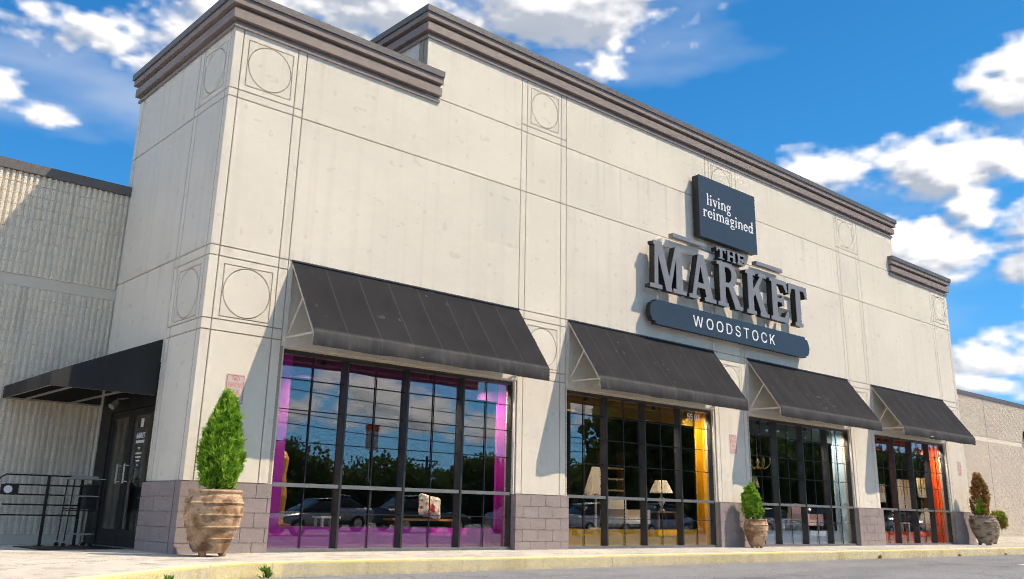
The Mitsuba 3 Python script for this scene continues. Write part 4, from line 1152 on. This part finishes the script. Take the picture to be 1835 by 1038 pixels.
def car(label, x, y, yaw, paintm, tall=0.0):
    k = thing('parked_car', label, 'car')
    M = trimesh.transformations.rotation_matrix(math.radians(yaw), [0, 0, 1]); M[:3, 3] = (x, y, ROAD)
    def put(name, m, b, s=False):
        m.apply_transform(M); return add(f'{k}__{name}', m, b, s)
    put('body', loft([(-2.25, .45, .75, .70), (-2.15, .30, .95, .84), (-1.4, .24, 1.0, .90), (0, .24, .98, .91), (1.1, .24, .95, .90), (1.9, .26, .84, .86), (2.25, .36, .66, .72)]), paintm, 40)
    put('window', loft([(-1.75, .85, 1.0, .70), (-1.1, .85, 1.36 + tall, .70), (-.3, .85, 1.44 + tall, .69), (.35, .85, 1.40 + tall, .68), (1.15, .85, .97, .72)]), 'car_glass', 40)
    put('roof', loft([(-1.1, 1.35 + tall, 1.40 + tall, .64), (-.3, 1.42 + tall, 1.475 + tall, .64), (.35, 1.385 + tall, 1.43 + tall, .62)]), paintm, 40)
    for sx_ in (-1.35, 1.38):
        for sy_ in (-.80, .80):
            wk = put('wheel', rod((sx_, sy_ - .1, .32), (sx_, sy_ + .1, .32), .32, 24), 'tyre')
            m = rod((sx_, sy_ - .108, .32), (sx_, sy_ + .108, .32), .19, 16); m.apply_transform(M); add(f'{wk}__rim', m, 'alloy')
    put('headlight', cat([bx(2.08, 2.2, -.72, -.46, .58, .70), bx(2.08, 2.2, .46, .72, .58, .70)]), 'white_vinyl')


CARS = [(9.0, 'car_dark', 0, 'dark saloon parked across the lot, farthest left of the row'), (14.2, 'car_silver', 0, 'silver saloon parked across the lot, second from the left of the row'), (19.6, 'car_dark', .12, 'dark hatchback parked across the lot beside the silver saloon'),
        (25.2, 'car_silver', .05, 'silver car parked across the lot, fourth from the left of the row'), (30.4, 'car_white', .1, 'white hatchback parked across the lot beside the near utility pole'), (36.0, 'car_silver', .30, 'tall silver van parked across the lot right of the utility pole'),
        (41.6, 'car_dark', 0, 'dark saloon parked across the lot right of the silver van'), (47.0, 'car_white', .05, 'white saloon parked across the lot under the large near tree'), (52.6, 'car_dark', .3, 'tall dark van parked across the lot'), (58.4, 'car_silver', 0, 'silver saloon parked across the lot, third from the right end of the row'),
        (64.2, 'car_dark', .1, 'dark hatchback parked across the lot, second from the right end of the row'), (70.0, 'car_silver', .1, 'silver hatchback parked across the lot at the right end of the row')]
for q, (x, pm, tl, lb) in enumerate(CARS):
    car(lb, x, -19.4 - .5 * (q % 3), (180 if q % 4 == 1 else 0) + rng.uniform(-2, 2), pm, tl)
    labels[[k for k in labels if k.startswith('parked_car') and '__' not in k][-1]]['group'] = 'cars parked across the lot'


def tree(label, x, y, h, rad, seed, low=.12):
    k = thing('tree', label, 'tree')
    r = np.random.default_rng(seed)
    st = [rod((x, y, ROAD), (x + .1, y, h * .55), .03 * h, 8, .014 * h)]
    nc = 60
    cs = r.normal(0, 1, (nc, 3)); cs /= np.linalg.norm(cs, axis=1, keepdims=True)
    cs *= r.uniform(.25, 1, (nc, 1)) ** .5 * np.array([rad, rad, h * (1 - low) / 2 * .86]); cs += np.array([x, y, h * (low + (1 - low) / 2)])
    for c in cs[:9]:
        st.append(rod((x, y, h * .3), c, .010 * h, 6, .003 * h))
    add(f'{k}__trunk', cat(st), 'bark')
    nl = 90
    p_ = np.repeat(cs, nl, 0); d = r.normal(0, 1, p_.shape); d /= np.linalg.norm(d, axis=1, keepdims=True)
    p_ = p_ + d * (r.uniform(.2, 1, (len(p_), 1)) ** .5) * rad * .36
    add(f'{k}__crown', sprays(0, (p_, d), .16 + .035 * h, .06 + .014 * h, seed + 3, fan=2, up=.1), 'tree_leaf')


ORD = ['first', 'second', 'third', 'fourth', 'fifth', 'sixth', 'seventh', 'eighth', 'ninth', 'tenth', 'eleventh', 'twelfth']


def TLAB(q, x, y, h):
    rank = sorted(t[0] for t in TREES if (t[1] < -50) == (y < -50)).index(x)
    return f'{ORD[rank]} tree from the left in the ' + ('far tree line, seen in the glass' if y < -50 else 'near row of trees, seen in the glass')


TREES = [(26, -58, 4.6, 4.0), (32.5, -56, 5.6, 3.6), (38, -60, 4.2, 4.2), (43, -57, 5.2, 4.0), (49, -58, 4.2, 4.0), (53.5, -56, 5.9, 3.6), (59, -60, 4.6, 3.8), (66, -57, 5.2, 4.4), (73, -58, 7.0, 4.5), (18, -60, 5.4, 4.2), (10, -60, 5.8, 4.2), (81, -60, 9, 5),
         (46, -29.5, 11.5, 3.6), (53, -31, 11.0, 4.0), (62, -33, 9.8, 4.4), (72, -35, 9.0, 4.2), (82, -35, 9.2, 4.4), (92, -36, 8.6, 4.4), (104, -38, 9.0, 4.5)]
for q, (x, y, h, rad) in enumerate(TREES):
    tree(TLAB(q, x, y, h), x, y, h, rad, 100 + q, .05)
    labels[[k for k in labels if k.startswith('tree') and '__' not in k][-1]]['group'] = 'trees across the road'
hd = np.random.default_rng(77)
pts = np.stack([hd.uniform(-10, 130, 5200), -62 + hd.normal(0, .8, 5200), hd.uniform(ROAD, 3.0, 5200)], -1)
pts[:, 2] *= .55 + .6 * meshkit.fbm(np.stack([pts[:, 0] * .2, pts[:, 0] * 0, pts[:, 0] * 0], -1), 3, 9)
add('hedge_bank', sprays(0, (pts, hd.normal(0, 1, pts.shape)), 1.0, .34, 9, fan=3, up=.1), 'tree_leaf')
labels['hedge_bank'] = {'label': 'dense dark hedge bank along the far side of the road', 'category': 'hedge', 'kind': 'stuff'}
k = thing('utility_pole', 'wooden utility pole across the lot with a cross arm, seen in the yellow window', 'pole')
add(f'{k}__shaft', rod((29.6, -20.6, ROAD), (29.6, -20.6, 10.5), .15, 10, .11), 'bark'); add(f'{k}__cross_arm', bar((28.4, -20.6, 9.9), (30.8, -20.6, 9.9), .12), 'bark')
k = thing('utility_pole', 'far wooden utility pole with a cross arm, seen in the magenta window', 'pole')
add(f'{k}__shaft', rod((45, -54, ROAD), (45, -54, 5.6), .14, 10, .11), 'bark'); add(f'{k}__cross_arm', bar((43.8, -54, 5.2), (46.2, -54, 5.2), .12), 'bark')
k = thing('pole_sign', 'tall white pole carrying a red and white sign cabinet across the road', 'sign')
add(f'{k}__pole', rod((39.1, -54, ROAD), (39.1, -54, 7.2), .16, 12), 'ivory'); add(f'{k}__cabinet', bx(38.6, 39.6, -54.2, -53.8, 5.9, 8.0), 'sign_white'); add(f'{k}__stripe', bx(38.55, 39.65, -54.23, -53.77, 7.5, 7.95), 'orange_paint')
for q, z in enumerate((6.2, 6.9, 8.4)):
    pl_ = [(x, -40 + 0 * x, z - .6 * math.sin((x + 20) / 40 * math.pi % math.pi)) for x in np.linspace(-20, 100, 49)]
    kk = add('power_line', cat([rod(pl_[j], pl_[j + 1], .03, 5) for j in range(48)]), 'black_metal')
    labels[kk] = {'label': ['lowest', 'middle', 'highest'][q] + ' overhead wire across the lot reflected in the glass', 'category': 'cable', 'group': 'overhead wires'}
